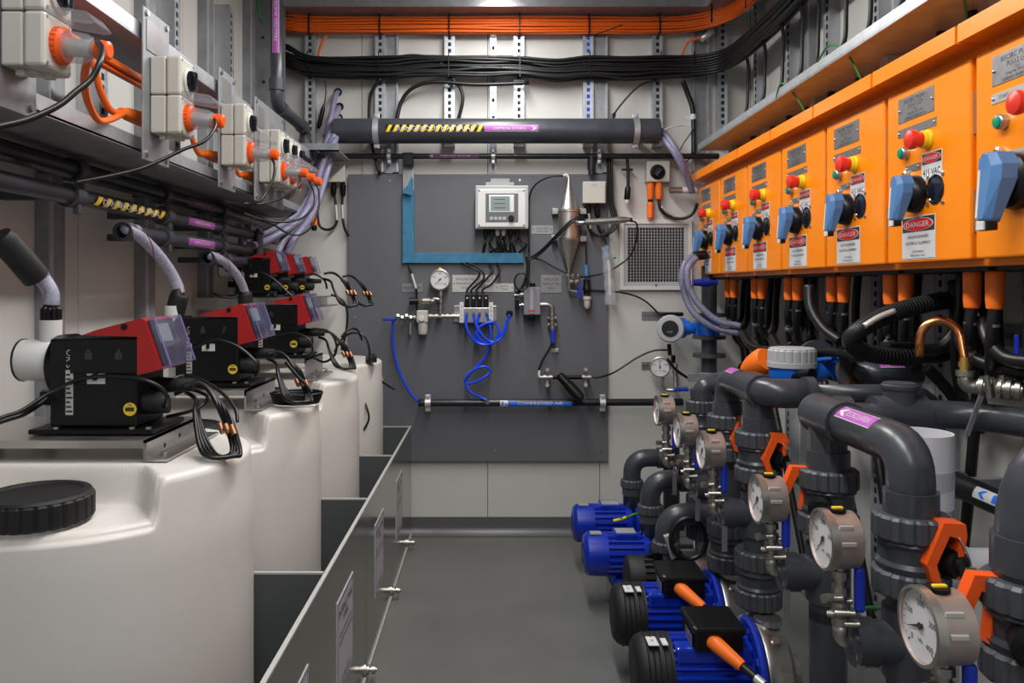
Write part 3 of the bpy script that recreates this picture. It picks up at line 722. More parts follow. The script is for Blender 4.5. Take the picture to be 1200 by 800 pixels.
mb.build('bolts', 'nickel', t)
# generic round gauge facing n
def gauge(name, label, c, n, r, depth, case='steel', hand=-2.3, group=None, ticks=21, nums=(), top=True, up=ZP):
    n = V(n).normalized(); c = V(c); u = up.cross(n).normalized()
    t = thing(name, label, 'gauge', c - ZP * r, group)
    back = c - n * depth
    MB().lathe(back, n, [(0, r * .80), (.003, r * .93), (depth * .8, r * .94), (depth * .82, r), (depth, r), (depth + .001, r * .93), (depth - .003, r * .915)], 40).build('case', case, t)
    ring_ = MB().lathe(back + n * depth * .8, n, [(0, r * .95), (0, r * 1.01), (depth * .22, r * 1.01), (depth * .22 + .001, r * .92)], 40, caps=False).build('bezel', 'steel', t)
    f = MB().lathe(c - n * .004, n, [(0, r * .90), (.0012, r * .90)], 40).build('dial', 'paper', t)
    mb = MB(); o = c - n * .0025
    for i in range(ticks):
        a = PI * 1.25 - PI * 1.5 * i / (ticks - 1); L = .13 if i % 5 == 0 else .07; wd = r * (.018 if i % 5 == 0 else .010)
        dr = u * math.cos(a) + up * math.sin(a); tn = u * -math.sin(a) + up * math.cos(a)
        mb.add([o + dr * r * .84 + tn * wd, o + dr * r * .84 - tn * wd, o + dr * r * (.84 - L) - tn * wd, o + dr * r * (.84 - L) + tn * wd], [(0, 1, 2, 3)])
    for i, s in enumerate(nums):
        a = PI * 1.25 - PI * 1.5 * i / (len(nums) - 1); dr = u * math.cos(a) + up * math.sin(a)
        mb.text(s, o + dr * r * .58, u, up, r * .16)
    mb.text('kPa', o - up * r * .38, u, up, r * .11)
    mb.build('scale', 'ink', f)
    dr = u * math.cos(hand) + up * math.sin(hand); tn = u * -math.sin(hand) + up * math.cos(hand); q = c - n * .0018
    MB().add([q - dr * r * .16 + tn * r * .06, q + dr * r * .72, q - dr * r * .16 - tn * r * .06], [(0, 1, 2)]).lathe(q, n, [(0, r * .09), (.001, r * .09)], 12).build('pointer', 'ink', f)
    return t
g = gauge('pressure_gauge', 'round pressure gauge standing on the air regulator fittings of the grey panel', W(515.5, 327.5, .075), (0, -1, 0), .041, .028, hand=-2.3, nums=('0', '300', '600', '900', '1200'))
MB().box(W(514, 316, .07), W(518, 313.5, .06)).build('plug', 'yel', g)
MB().cyl(W(516.5, 339, .062), W(516.5, 345, .062), .009, seg=8).build('stem', 'nickel', g)
cable('black_cable', 'black lead with a pale marker entering the regulator switch cap', [W(479, 309, .03), W(483, 322, .045), W(488, 340, .05), W(488, 352, .05), W(489, 368, .05)], .0045)
single(MB().cyl(W(482.5, 321, .045), W(487.5, 338, .05), .0062, seg=10), 'cable_marker', 'plate_w', 'pale marker sleeve on the lead above the regulator', 'marker')
# solenoid manifold
t = thing('solenoid_manifold', 'white solenoid manifold with four black valves standing above blue hoses', 'manifold', W(559, 378, FP))
MB().box(W(539, 378, FP + .05), W(577.5, 360, FP), .002).build('block', 'steel', t)
MB().box(W(538.5, 378, FP + .055), W(544, 354, FP), .001).build('end_plate', 'white', t); MB().box(W(573, 376, FP + .055), W(578, 354, FP), .001).build('end_plate', 'white', t)
MB().box(W(532, 377, FP + .006), W(539, 358, FP), .001).build('mounting_ear', 'steel', t); MB().box(W(577, 376, FP + .006), W(582, 358, FP), .001).build('mounting_ear', 'steel', t)
for px in (547.5, 555, 562, 569.5):
    v = MB().box(W(px - 2.7, 360.5, FP + .05), W(px + 2.7, 344.5, FP + .02), .002).build('valve', 'blk', t)
    MB().cyl(W(px, 349, FP + .05), W(px, 349, FP + .052), .004, seg=10).build('button', 'plate_w', v)
mb = MB()
for px in (547, 555, 562, 570): mb.cyl(W(px, 366, FP + .05), W(px, 366.5, FP + .065), .006, seg=10)
for py in (359, 364, 369, 374): mb.cyl(W(575.5, py, FP + .055), W(575.5, py, FP + .057), .003, seg=8); mb.cyl(W(541, py, FP + .055), W(541, py, FP + .057), .002, seg=8)
mb.build('port', 'plate', t)
BH = [('from the first port curling under into the coil', [(547, 367), (546, 378), (549, 390), (557, 400), (568, 404), (580, 401), (590, 392), (595, 375), (597, 369)]),
      ('from the second port crossing the coil', [(555, 367), (557, 378), (563, 390), (572, 399), (582, 400), (590, 388), (594, 376), (597, 369)]),
      ('from the third port looping round the coil', [(562, 367), (559, 380), (560, 394), (570, 403), (580, 400), (585, 388), (581, 379), (572, 378), (561, 384), (557, 395), (566, 404)]),
      ('hanging from the fourth port down to the compressed air pipe', [(570, 367), (574, 380), (575, 395), (570, 415), (558, 430), (547, 441), (546, 449), (555, 448), (566, 443), (574, 436), (571, 430), (560, 431), (549, 440), (546, 450), (552, 460), (562, 465), (571, 469)])]
for i, (nm, pts) in enumerate(BH):
    cable('blue_hose', 'bright blue air hose ' + nm, [W(px, py, .085 - .004 * i + .003 * (k % 3)) for k, (px, py) in enumerate(pts)], .0055, 'blue_hose', 'hose', seg=10)
single(MB().lathe(W(597, 367, FP + .002), (0, -1, 0), [(0, .0135), (.003, .0135), (.004, .009)], 18), 'hose_grommet', 'blk', 'black grommet in the grey panel where the blue hoses pass through', 'grommet')
cable('blue_hose', 'single blue hose hanging from the regulator handle to the compressed air pipe end', [W(461, 374, .06), W(460, 385, .055), W(461, 405, .05), W(466, 430, .05), W(475, 450, .05), W(484, 464, .05), W(492, 471, .05)], .0052, 'blue_hose', 'hose', seg=10)
single(MB().lathe(W(571, 469, .08), (0, .3, -1), [(0, .007), (.008, .007), (.008, .009), (.014, .009)], 8), 'hose_fitting', 'steel', 'little steel fitting joining the looping blue hose to the compressed air pipe', 'fitting')
# flow tube (rotameter)
t = thing('flow_tube', 'clear square flow tube with a black base and red mark on the grey panel', 'flow meter', W(622, 372, FP))
MB().box(W(614, 369, .075), W(632.5, 336, FP + .004), .002).build('body', 'clear', t)
MB().box(W(621, 366, .060), W(625, 338, .05)).build('float_channel', 'glassy', t)
MB().lathe(W(624, 336, .05), ZP, [(0, .016), (.004, .016), (.006, .010), (.012, .012), (.016, .010)], 14).build('top_cap', 'blk', t)
MB().lathe(W(623, 368, .06), -ZP, [(0, .022), (.012, .022), (.014, .014), (.028, .014)], 14).box(W(613.5, 371, .078), W(632.5, 367.5, FP), .002).build('base', 'blk', t)
MB().box(W(619, 365, .0757), W(627, 363, .0750)).build('mark', 'red_ink', t)
mb = MB(); fitting(mb, W(603, 346, .05), W(614, 345, .05), .010, 2); fitting(mb, W(606, 358, .05), W(614, 357, .05), .009, 2)
mb.tube([W(632, 357, .05), W(642, 357, .05), W(646.5, 360, .05), W(647, 368, .05)], .010, 10); fitting(mb, W(633, 357, .05), W(640, 357, .05), .010, 2); fitting(mb, W(647, 366, .05), W(647.5, 386, .05), .015, 4)
for k in range(4): mb.cyl(W(643 + (k % 2) * 8, 372 + (k // 2) * 8, .06), W(643 + (k % 2) * 8, 372 + (k // 2) * 8, .03), .005, seg=6)
mb.build('fittings', 'nickel', t)
MB().box(W(645.5, 402, .07), W(650, 386, .05), .003).build('handle', 'blue_vinyl', t)
MB().box(W(603.5, 362, .07), W(608, 350, .03), .003).build('cap', 'blk', t)
cable('black_cable', 'black tube bending from the blue handle down to the black strainer assembly', [W(648, 400, .06), W(643, 410, .06), (W(636, 422, .06)), W(632, 432, .06), W(631.5, 440, .06)], .0045)
single(MB().box(W(646, 413, FP + .004), W(655, 408, FP), .001).cyl(W(652, 410.5, FP + .004), W(652, 410.5, FP + .012), .006, seg=6), 'clip', 'steel', 'small steel clip screwed to the panel under the blue valve handle', 'clip')
# strainer assembly
t = thing('strainer_assembly', 'black horizontal pipe with steel clamps and a slanting black strainer', 'strainer', W(665, 441, FP))
MB().cyl(W(648, 442, .07), W(685, 442, .07), .0085).build('pipe', 'blk', t)
for px in (641.5, 686.5):
    mb = MB(); fitting(mb, W(px - 6, 442, .07), W(px + 6, 442, .07), .012, 2)
    for s_ in (-1, 1): mb.cyl(W(px, 442 + s_ * 9, .085), W(px, 442 + s_ * 9, .05), .008, seg=8); mb.box(W(px - 1.5, 442 + s_ * 9, .065), W(px + 1.5, 442, .058))
    mb.build('clamp', 'nickel', t)
MB().tube([W(632, 434, .06), W(632, 441, .065), W(637, 442, .07)], .005, 8).build('elbow', 'white', t)
MB().lathe(W(655, 439, .075), W(680, 466, .11) - W(655, 439, .075), [(0, .012), (.006, .017), (.05, .018), (.052, .021), (.10, .022), (.125, .020), (.132, .010)], 18).build('strainer', 'blk', t)
cable('black_cable', 'black cable arching from the strainer clamp up to the wall gauge', [W(694, 442, .07), W(702, 442, .07), W(720, 436, .05), W(745, 420, .04), W(765, 411, .05), W(782, 410, .06)], .004)
# compressed air pipe
t = thing('air_pipe', 'black compressed air pipe with a blue COMPRESSED AIR label near the panel foot', 'pipe', W(640, 472, .06))
q0 = W(490.5, 472, .06); q1 = W(800, 471, .06)
MB().cyl(q0, q1, .0145, seg=20).lathe(q0, XP, [(0, .015), (.01, .0165)], 20).build('tube', 'pvc_blk', t)
u = lambda px: W(px, 472, .06).x - q0.x
g = MB().band(q0, XP, (0, -1, .05), .0150, u(586), u(670), -.8, .8).build('label', 'label_blue', t)
MB().band(q0, XP, (0, -1, .05), .0155, u(586), u(595), -.8, .8).text_cyl('COMPRESSED AIR', q0, XP, V((0, -1, .05)), .0160, u(633), 0, .0125, w=.18).build('lettering', 'white', g)
MB().band(q0, XP, (0, -1, .05), .0157, u(587.5), u(590), -.5, .5).band(q0, XP, (0, -1, .05), .0157, u(592), u(594), -.5, 0, skew=-.006).build('arrow', 'label_blue', g)
for px in (501.5, 706): clamp(t, W(px, 472, .06), XP, .0145, .022, m='plate_w')
# wall mounted flow transmitter at right of the back wall
t = thing('flow_transmitter', 'blue flow transmitter with a round grey display head on the back wall', 'transmitter', W(790, 402, .1))
c = W(785.5, 385, .16); nv = V((-.35, -1, 0)).normalized()
MB().lathe(c - nv * .05, nv, [(0, .046), (.02, .048), (.03, .053), (.05, .053), (.055, .048), (.056, .034)], 28).build('display_head', 'grey_lt', t)
f = MB().lathe(c, nv, [(0, .033), (.008, .032)], 20).build('display', 'dark_glass', t)
un = ZP.cross(nv).normalized(); MB().text('0.00', c + nv * .0086 - ZP * .012, un, ZP, .008).build('digits', 'lcd', f)
MB().lathe(c - nv * .045, XP + V((0, .25, 0)), [(0, .040), (.05, .040), (.055, .030), (.075, .028)], 22).build('housing', 'blue_flow', t)
MB().cyl(c + V((.06, .03, 0)), c + V((.16, .03, .0)), .022, .020, 18).box(c + V((.10, .0, -.03)), c + V((.19, .05, .03)), .006).build('sensor_body', 'blue_flow', t)
MB().box(c + V((-.03, .03, .046)), c + V((.06, .06, .062)), .006).build('visor', 'blk', t)
# vertical pipe group at the back right corner
t = thing('corner_riser', 'dark grey vertical pipe with bolted flanges in the back corner behind the blue transmitter', 'pipe', (.83, 3.0, .3))
MB().cyl((.84, 3.02, .30), (.84, 3.02, 1.08), .029, seg=20).build('tube', 'pvc', t)
for z in (.885, .80, .73): MB().cyl((.84, 3.02, z), (.84, 3.02, z + .014), .062, seg=24).build('flange', 'pvc_nut', t)
MB().cyl((.84, 3.02, .815), (.84, 3.02, .885), .04, seg=20).build('meter_body', 'blue_flow', t)
clamp(t, (.84, 3.02, .655), ZP, .029, .035, ears=False); MB().box((.75, 2.985, .640), (.90, 2.992, .672), .002).build('bracket', 'galv', t)
# small wall gauge
g = gauge('pressure_gauge', 'small pressure gauge on the back wall with an upright pointer below the blue transmitter', W(773.5, 430, .10), V((-.15, -1, 0)), .040, .030, hand=PI / 2 + .1, nums=('0', '100', '200', '300', '400'))
mb = MB(); mb.tube([W(777, 442, .08), W(776, 450, .08), W(780, 456, .08), W(790, 457, .09)], .007, 8); fitting(mb, W(788, 457, .09), W(806, 455, .09), .010, 3); fitting(mb, W(792, 454, .09), W(791, 425, .08), .012, 4)
mb.build('stem', 'steel_br', g)
MB().lathe(W(789, 425, .08), ZP, [(0, .009), (.03, .009)], 12).cyl(W(784, 403, .11), W(785, 416, .11), .008, seg=12).build('coupling', 'blk', g)
MB().box(W(791, 458.5, .12), W(806, 454, .10), .003).build('handle', 'blue_vinyl', g)
cable('black_cable', 'black cable winding from the small wall gauge down to the dark elbow', [W(782, 420, .13), W(790, 431, .13), W(800, 439, .12), W(812, 446, .12)], .0055)
# ------------------------------------------------------------------ left side: rails, sockets, pipes
def rail(name, label, x0, x1, z, y0, y1, h=.024, m='galv', lipm='galv_bright', cat='rail'):
    t = thing(name, label, cat, (x1, y0, z))
    MB().box((min(x0, x1), y0, z - .002), (max(x0, x1), y1, z + .002)).build('web', m, t)
    s = 1 if x1 > x0 else -1
    MB().box((x1 - .003 * s, y0, z - .003), (x1, y1, z + h)).build('lip', lipm, t)
    MB().box((x1 - .003 * s, y0, z + h - .003), (x1 - .016 * s, y1, z + h)).build('return_lip', lipm, t)
    return t
rail('support_rail', 'galvanised rail running above the cream socket enclosures', -.79, -.67, 1.478, .2, 2.98, .028)
rail('support_tray', 'deep galvanised shelf rail running below the cream socket enclosures', -.92, -.685, 1.266, .2, 3.0, .026)
PX = -.66
def plate(y0, y1, label):
    t = thing('mounting_plate', label, 'plate', (PX, (y0 + y1) / 2, 1.245), 'socket mounting plates')
    MB().box((PX - .004, y0, 1.243), (PX, y1, 1.535), .001).build('sheet', 'galv', t)
    MB().box((PX, y0 + .012, 1.455), (PX + .002, y0 + .085, 1.515), .001).build('engraved_label', 'plate', t)
    mb = MB()
    for y in (y0 + .014, y1 - .014):
        for z in (1.257, 1.525): mb.cyl((PX, y, z), (PX + .004, y, z), .006, seg=8)
    mb.build('bolt', 'steel', t); return t
plate(.96, 1.141, 'zinc plate carrying the first and largest-looking socket enclosure')
plate(1.492, 1.612, 'zinc plate carrying the second socket enclosure from the front')
plate(1.909, 2.03, 'zinc plate carrying the third socket enclosure from the front')
plate(2.20, 2.50, 'wide zinc plate carrying the last three socket enclosures')
def socket_unit(y, label):
    t = thing('socket_enclosure', label, 'socket', (PX, y, 1.298), 'cream switched socket enclosures')
    ya, yb_ = y - .034, y + .034; x = PX + .001
    for z0, z1 in ((1.373, 1.447), (1.298, 1.371)):
        MB().box((x, ya, z0), (x + .030, yb_, z1), .003).build('back_box', 'cream', t)
        MB().box((x + .031, ya - .0015, z0 - .001), (x + .060, yb_ + .0015, z1 + .001), .005).build('front_cover', 'cream', t)
    xf = x + .060
    mb = MB()
    for z in (1.303, 1.366, 1.379, 1.441):
        for yy in (ya + .006, yb_ - .006): mb.cyl((xf, yy, z), (xf + .001, yy, z), .0025, seg=8)
    mb.build('screw', 'plate', t)
    d = MB().lathe((xf - .002, y, 1.405), XP, [(0, .027), (.006, .027), (.008, .023)], 24).build('dial', 'cream', t)
    MB().lathe((xf + .004, y, 1.405), XP, [(0, .022), (.006, .021)], 24).box((xf + .009, y - .006, 1.386), (xf + .018, y + .006, 1.424), .002).build('knob', 'dark_glass', d)
    ax = V((1, .0, -.10)).normalized(); c = V((xf - .010, y, 1.335))
    MB().gear(c, ax, .020, .026, 20, .0015).lathe(c + ax * .018, ax, [(0, .026), (.004, .021)], 24).build('plug_ring', 'handle_o', t)
    MB().lathe(c + ax * .020, ax, [(0, .021), (.004, .022), (.03, .020), (.042, .014), (.05, .013)], 20, caps=False).build('clear_collar', 'clear', t)
    MB().lathe(c + ax * .022, ax, [(0, .013), (.035, .012)], 12).build('plug_core', 'plate_w', t)
    MB().lathe(c + ax * .062, ax, [(0, .013), (.003, .014), (.018, .013), (.020, .009)], 16).build('plug_end', 'handle_o', t)
    MB().prism([(-.01, 0), (.055, -.012), (.062, -.009), (.05, .006), (.0, .014), (-.01, .010)], (xf, y - .024, 1.368), XP, ZP, (0, .048, 0)).build('clear_flap', 'clear', t)
    MB().box((PX + .012, y - .02, 1.288), (PX + .024, y - .008, 1.298), .002).box((PX + .034, y + .0, 1.290), (PX + .05, y + .016, 1.298), .002).build('conduit_plug', 'cream', t)
    return t
su = socket_unit(1.553, 'cream switched socket with an orange plug, second from the front on the zinc rails')
for yy, lb in ((1.089, 'cream switched socket with an orange plug at the very front of the zinc rails'), (1.951, 'cream switched socket with an orange plug, third from the front on the zinc rails'), (2.264, 'cream switched socket, first of the three sharing the wide zinc plate'), (2.361, 'cream switched socket, middle of the three sharing the wide zinc plate'), (2.452, 'cream switched socket, last of the row beside the hose bundle')):
    dup(su, (0, yy - 1.553, 0), lb)
# orange supply cables between the rails
t = thing('orange_cable_bundle', 'bundle of orange cables running between the rails behind the first two socket plates', 'cables', (-.74, 1.1, 1.44))
for k in range(5):
    a = k * 1.25; dx, dz = .009 * math.cos(a), .009 * math.sin(a)
    MB().tube([V((-.72 + dx, .7, 1.44 + dz)), V((-.72 + dx, 1.1, 1.425 + dz)), V((-.72 + dx, 1.5, 1.42 + dz)), V((-.73 + dx, 1.95, 1.43 + dz)), V((-.75 + dx, 2.5, 1.43 + dz))], .0052, 8).build('cable', 'ocable', t)
for i, (y, nm) in enumerate(((1.585, 'second'), (2.02, 'third'), (2.32, 'fourth'))):
    t = thing('orange_cable', 'orange supply cable with a swollen boot entering behind the %s socket plate' % nm, 'cable', (-.70, y, 1.3), 'orange socket supply cables')
    z = (1.335, 1.330, 1.322)[i]
    MB().lathe((-.70, y - .10, z - .004), (0, 1, .05), [(0, .008), (.03, .013), (.09, .015), (.11, .010)], 14).build('boot', 'boot', t)
    MB().tube([V((-.70, y - .09, z - .004)), V((-.70, y - .14, z - .010)), V((-.70, y - .18, z + .02)), V((-.70, y - .20, z + .06)), V((-.715, y - .20, 1.42))], .0065, 8).build('lead', 'ocable', t)
cable('orange_cable', 'orange lead curling below the plug of the front socket enclosure', [P(112, 52, 1.12), P(103, 70, 1.14), P(99, 95, 1.2), P(104, 122, 1.25), P(116, 141, 1.33), P(132, 139, 1.42), P(146, 132, 1.50)], .0060, 'ocable')
cable('black_lead', 'black lead with metal tags falling from the front orange plug across to the corner', [P(112, 47, 1.09), P(119, 56, 1.06), P(117, 72, 1.03), P(107, 92, 1.02), P(88, 108, 1.0), P(68, 124, .98), P(35, 139, .95), P(0, 148, .92), P(-60, 160, .88)], .0042)
for i in range(3):
    cable('black_cable', 'black cable sagging behind the rail under the front socket, %s of three' % ('top', 'middle', 'bottom')[i], [V((-.79, .8, 1.37 - .01 * i)), V((-.79, 1.2, 1.33 - .008 * i)), V((-.80, 1.45, 1.285 + .004 * i)), V((-.80, 1.8, 1.285 + .006 * i)), V((-.8, 2.2, 1.29))], .0055, group='black cables behind the sockets')
cable('black_lead', 'thin black lead curving from the second orange plug down to the front dosing pipes', [P(250, 137, 1.55), P(252, 148, 1.52), P(240, 165, 1.48), P(215, 175, 1.45), P(190, 187, 1.42), P(160, 199, 1.38), P(120, 208, 1.34), P(88, 214, 1.31)], .0034)
cable('black_lead', 'thin black lead curving from the third orange plug down past the shelf rail', [P(318, 185, 1.95), P(322, 194, 1.92), P(320, 210, 1.9), P(312, 225, 1.88), P(303, 236, 1.85), P(285, 240, 1.85), P(262, 236, 1.86)], .0034)
cable('black_lead', 'thin black lead drooping from the fourth plug under the shelf rail', [P(350, 204, 2.26), P(352, 214, 2.25), P(345, 222, 2.22), P(330, 232, 2.2), P(305, 239, 2.15), P(285, 238, 2.1)], .003)
cable('black_lead', 'thin black lead drooping from the fifth plug in a wide arc before the hoses', [P(360, 210, 2.36), P(367, 222, 2.34), P(368, 240, 2.3), P(355, 255, 2.28), P(335, 260, 2.25), P(310, 258, 2.2), P(285, 250, 2.15)], .003)
cable('black_lead', 'thin black lead drooping from the last plug below the others before the hoses', [P(369, 214, 2.44), P(374, 226, 2.44), P(373, 245, 2.42), P(366, 264, 2.40), P(352, 275, 2.38), P(335, 272, 2.35), P(318, 262, 2.3), P(295, 256, 2.25)], .003)
single(MB().lathe(P(367, 249, 2.95), (0.05, 0, -1), [(0, .009), (.005, .013), (.045, .0135), (.05, .010)], 14), 'orange_connector', 'boot', 'orange connector boot hanging beside the cream junction box and hoses', 'connector')
single(MB().lathe(P(368, 264, 2.95), (0.05, 0, -1), [(0, .010), (.012, .011), (.02, .008)], 12), 'connector_cap', 'blk', 'black cap under the orange connector boot beside the hoses', 'cap')
# wall pipes on the left
def lpipe(px0, slope, X, r, y1, label, m='pvc', parts=(), clamps=(), open_=False, name='dosing_pipe'):
    z = 1 + slope * abs(X); y0 = abs(X) * F / (575 - px0)
    t = thing(name, label, 'pipe', (X, y0, z - r), 'pipes along the socket wall')
    if open_: MB().lathe((X, y0, z), YP, [(.03, r - .003), (0, r - .003), (0, r + .004), (.035, r + .004), (.036, r), (y1 - y0, r)], 24, caps=False).build('tube', m, t)
    else: MB().cyl((X, y0, z), (X, y1, z), r, seg=24).build('tube', m, t)
    n = V((1, -.25, 0)).normalized(); n = V((1, 0, -.12)).normalized()
    for (a, b, kind, txt, arr) in parts:
        ya = abs(X) * F / (575 - a); yb_ = abs(X) * F / (575 - b)
        sleeve(t, (X, y0, z), YP, n, r, ya - y0, yb_ - y0, r * 1.1, kind, txt, arr, ns=9)
    for a in clamps:
        ya = abs(X) * F / (575 - a)
        MB().lathe((X, ya - .016, z), YP, [(0, r + .0005), (0, r + .006), (.032, r + .006), (.032, r + .0005)], 24, caps=False).box((XL + .02, ya - .012, z - .008), (X - r, ya + .012, z + .008)).box((X + r * .3, ya - .006, z - r - .018), (X + r * .3 + .012, ya + .006, z - r), .002).build('clamp', 'pvc_nut', t)
    return t
lpipe(-60, .280, -.84, .019, 2.95, 'dark treated water pipe, topmost of the pipes below the shelf rail', 'pvc_blk', ((214, 245, 'dpurple', 'TREATED WATER', 0),), (88, 190, 258), name='water_pipe')
lpipe(-60, .217, -.78, .0165, 2.9, 'grey dosing pipe with a yellow and black DANGEROUS MATERIAL wrap below the shelf rail', 'pvc', ((101, 186, 'danger', 'DANGEROUS MATERIAL', 0), (214, 245, 'purple', 'CHEMICAL DOSING', 0)), (84, 192, 258))
lpipe(143, .150, -.78, .0165, 2.9, 'grey dosing pipe whose open end feeds a clear hose to the second pump', 'pvc', ((214, 245, 'purple', 'CHEMICAL DOSING', 0),), (192, 258), True)
lpipe(243, .100, -.78, .0165, 2.9, 'lowest grey dosing pipe whose open end feeds a hose to the third pump', 'pvc', (), (262,), True)
# vertical grey pipe with elbows
X = -.72
t = thing('drop_pipe', 'grey pipe coming down with a vertical purple label, bending along the wall and down again', 'pipe', (X, 2.64, 1.5))
pts = fillet([(X, 2.64, 2.15), (X, 2.64, 1.612), (X, 3.05, 1.612), (X, 3.05, 1.48)], .035)
MB().tube(pts, .0215, 18, raw=True).build('tube', 'pvc', t)
MB().cyl((X, 2.64, 1.66), (X, 2.64, 1.70), .026, seg=18).cyl((X, 2.68, 1.612), (X, 2.72, 1.612), .026, seg=18).cyl((X, 2.98, 1.612), (X, 3.01, 1.612), .026, seg=18).cyl((X, 3.05, 1.53), (X, 3.05, 1.57), .026, seg=18).build('socket', 'pvc_nut', t)
sleeve(t, (X, 2.64, 1.78), ZP, V((.15, -1, 0)), .0215, 0, .24, .022, 'purple', 'TREATED WATER', 1)
cable('earth_lead', 'green and yellow earth lead hooked near the ceiling beside the vertical grey pipe', [P(302, 0, 2.9), P(303, 12, 2.9), P(305, 22, 2.9), P(309, 26, 2.9)], .004, 'green')
cable('earth_lead', 'short green earth lead beside the elbow of the vertical grey pipe', [P(325, 128, 2.8), P(322, 136, 2.8), P(320, 144, 2.8)], .004, 'green')
single(MB().box((-.80, 2.9, 1.50), (-.56, 3.12, 1.506)).box((-.80, 2.9, 1.50), (-.56, 2.904, 1.53)), 'corner_shelf', 'galv', 'galvanised bracket shelf in the back corner under the vertical grey pipe', 'bracket')
# purple-grey hose bundle
hb_pts = [
    [(392, 148, 3.04), (386, 158, 3.02), (378, 180, 3.0), (371, 205, 2.97), (364, 228, 2.9), (350, 249, 2.8), (328, 265, 2.7), (302, 276, 2.6), (285, 282, 2.5)],
    [(394, 154, 3.03), (388, 166, 3.0), (381, 186, 2.98), (374, 212, 2.93), (366, 236, 2.86), (352, 256, 2.76), (334, 270, 2.68), (310, 283, 2.6), (296, 288, 2.52)],
    [(394, 160, 3.02), (390, 174, 2.98), (385, 194, 2.96), (379, 216, 2.92), (372, 238, 2.88), (360, 260, 2.8), (346, 278, 2.72), (336, 298, 2.7)],
    [(393, 164, 3.0), (386, 176, 2.96), (377, 196, 2.93), (369, 222, 2.9), (360, 244, 2.8), (346, 264, 2.74), (332, 282, 2.7), (325, 297, 2.65)],
    [(397, 126, 3.16), (391, 140, 3.08), (384, 160, 3.05), (376, 182, 3.02), (366, 208, 3.0), (361, 232, 2.95), (348, 258, 2.86), (338, 280, 2.8), (332, 298, 2.78)]]
for i, pp in enumerate(hb_pts):
    hose('braided_hose', 'purple-grey hose of the back corner bundle, ' + ('reaching longest along the dosing pipes', 'second from above, ending by the pipe clamps', 'dropping steepest to the last small pump', 'crossing in front towards the small pumps', 'coming out of the middle wall hole')[i], [P(*q) for q in pp], .0125, group='hoses in the back corner bundle', turns=30, k=5)
for i, (px, py) in enumerate(((396, 108), (397, 138))):
    hose('braided_hose', 'purple-grey hose rising into the %s of the wall holes above the hose bundle' % ('highest' if i == 0 else 'lowest'), [P(px, py, 3.165), P(px - 3, py + 5, 3.13), P(388 - i * 3, 135 + i * 15, 3.08), P(383 - i * 2, 160, 3.05)], .011, turns=30, k=5)
single(MB().lathe(P(396, 108, 3.168), (0, -1, 0), [(0, .017), (.004, .016)], 16, caps=True).lathe(P(398, 125, 3.168), (0, -1, 0), [(0, .017), (.004, .016)], 16).lathe(P(397, 138, 3.168), (0, -1, 0), [(0, .017), (.004, .016)], 16), 'hole_trim', 'blk', 'black trim rings of the three wall holes above the hose bundle', 'trim')
cable('hose_tie', 'black tie wrapped around the hose bundle beside the junction box', [P(366, 172, 2.93), P(372, 178, 2.9), P(380, 184, 2.93), P(388, 184, 2.98)], .004)
for i, (px, nm) in enumerate(((784, 'inner'), (791, 'outer'))):
    hose('braided_hose', 'braided hose curving from the big grey pipe end to the orange enclosures, %s' % nm, [P(770 + i * 2, 150 + i * 6, 3.05), P(780, 158 + i * 7, 3.03), P(790, 172 + i * 6, 3.0), P(799, 190 + i * 4, 3.0), P(806, 206 + i * 3, 3.02), P(811, 225, 3.05)], .0125, turns=30, k=5)
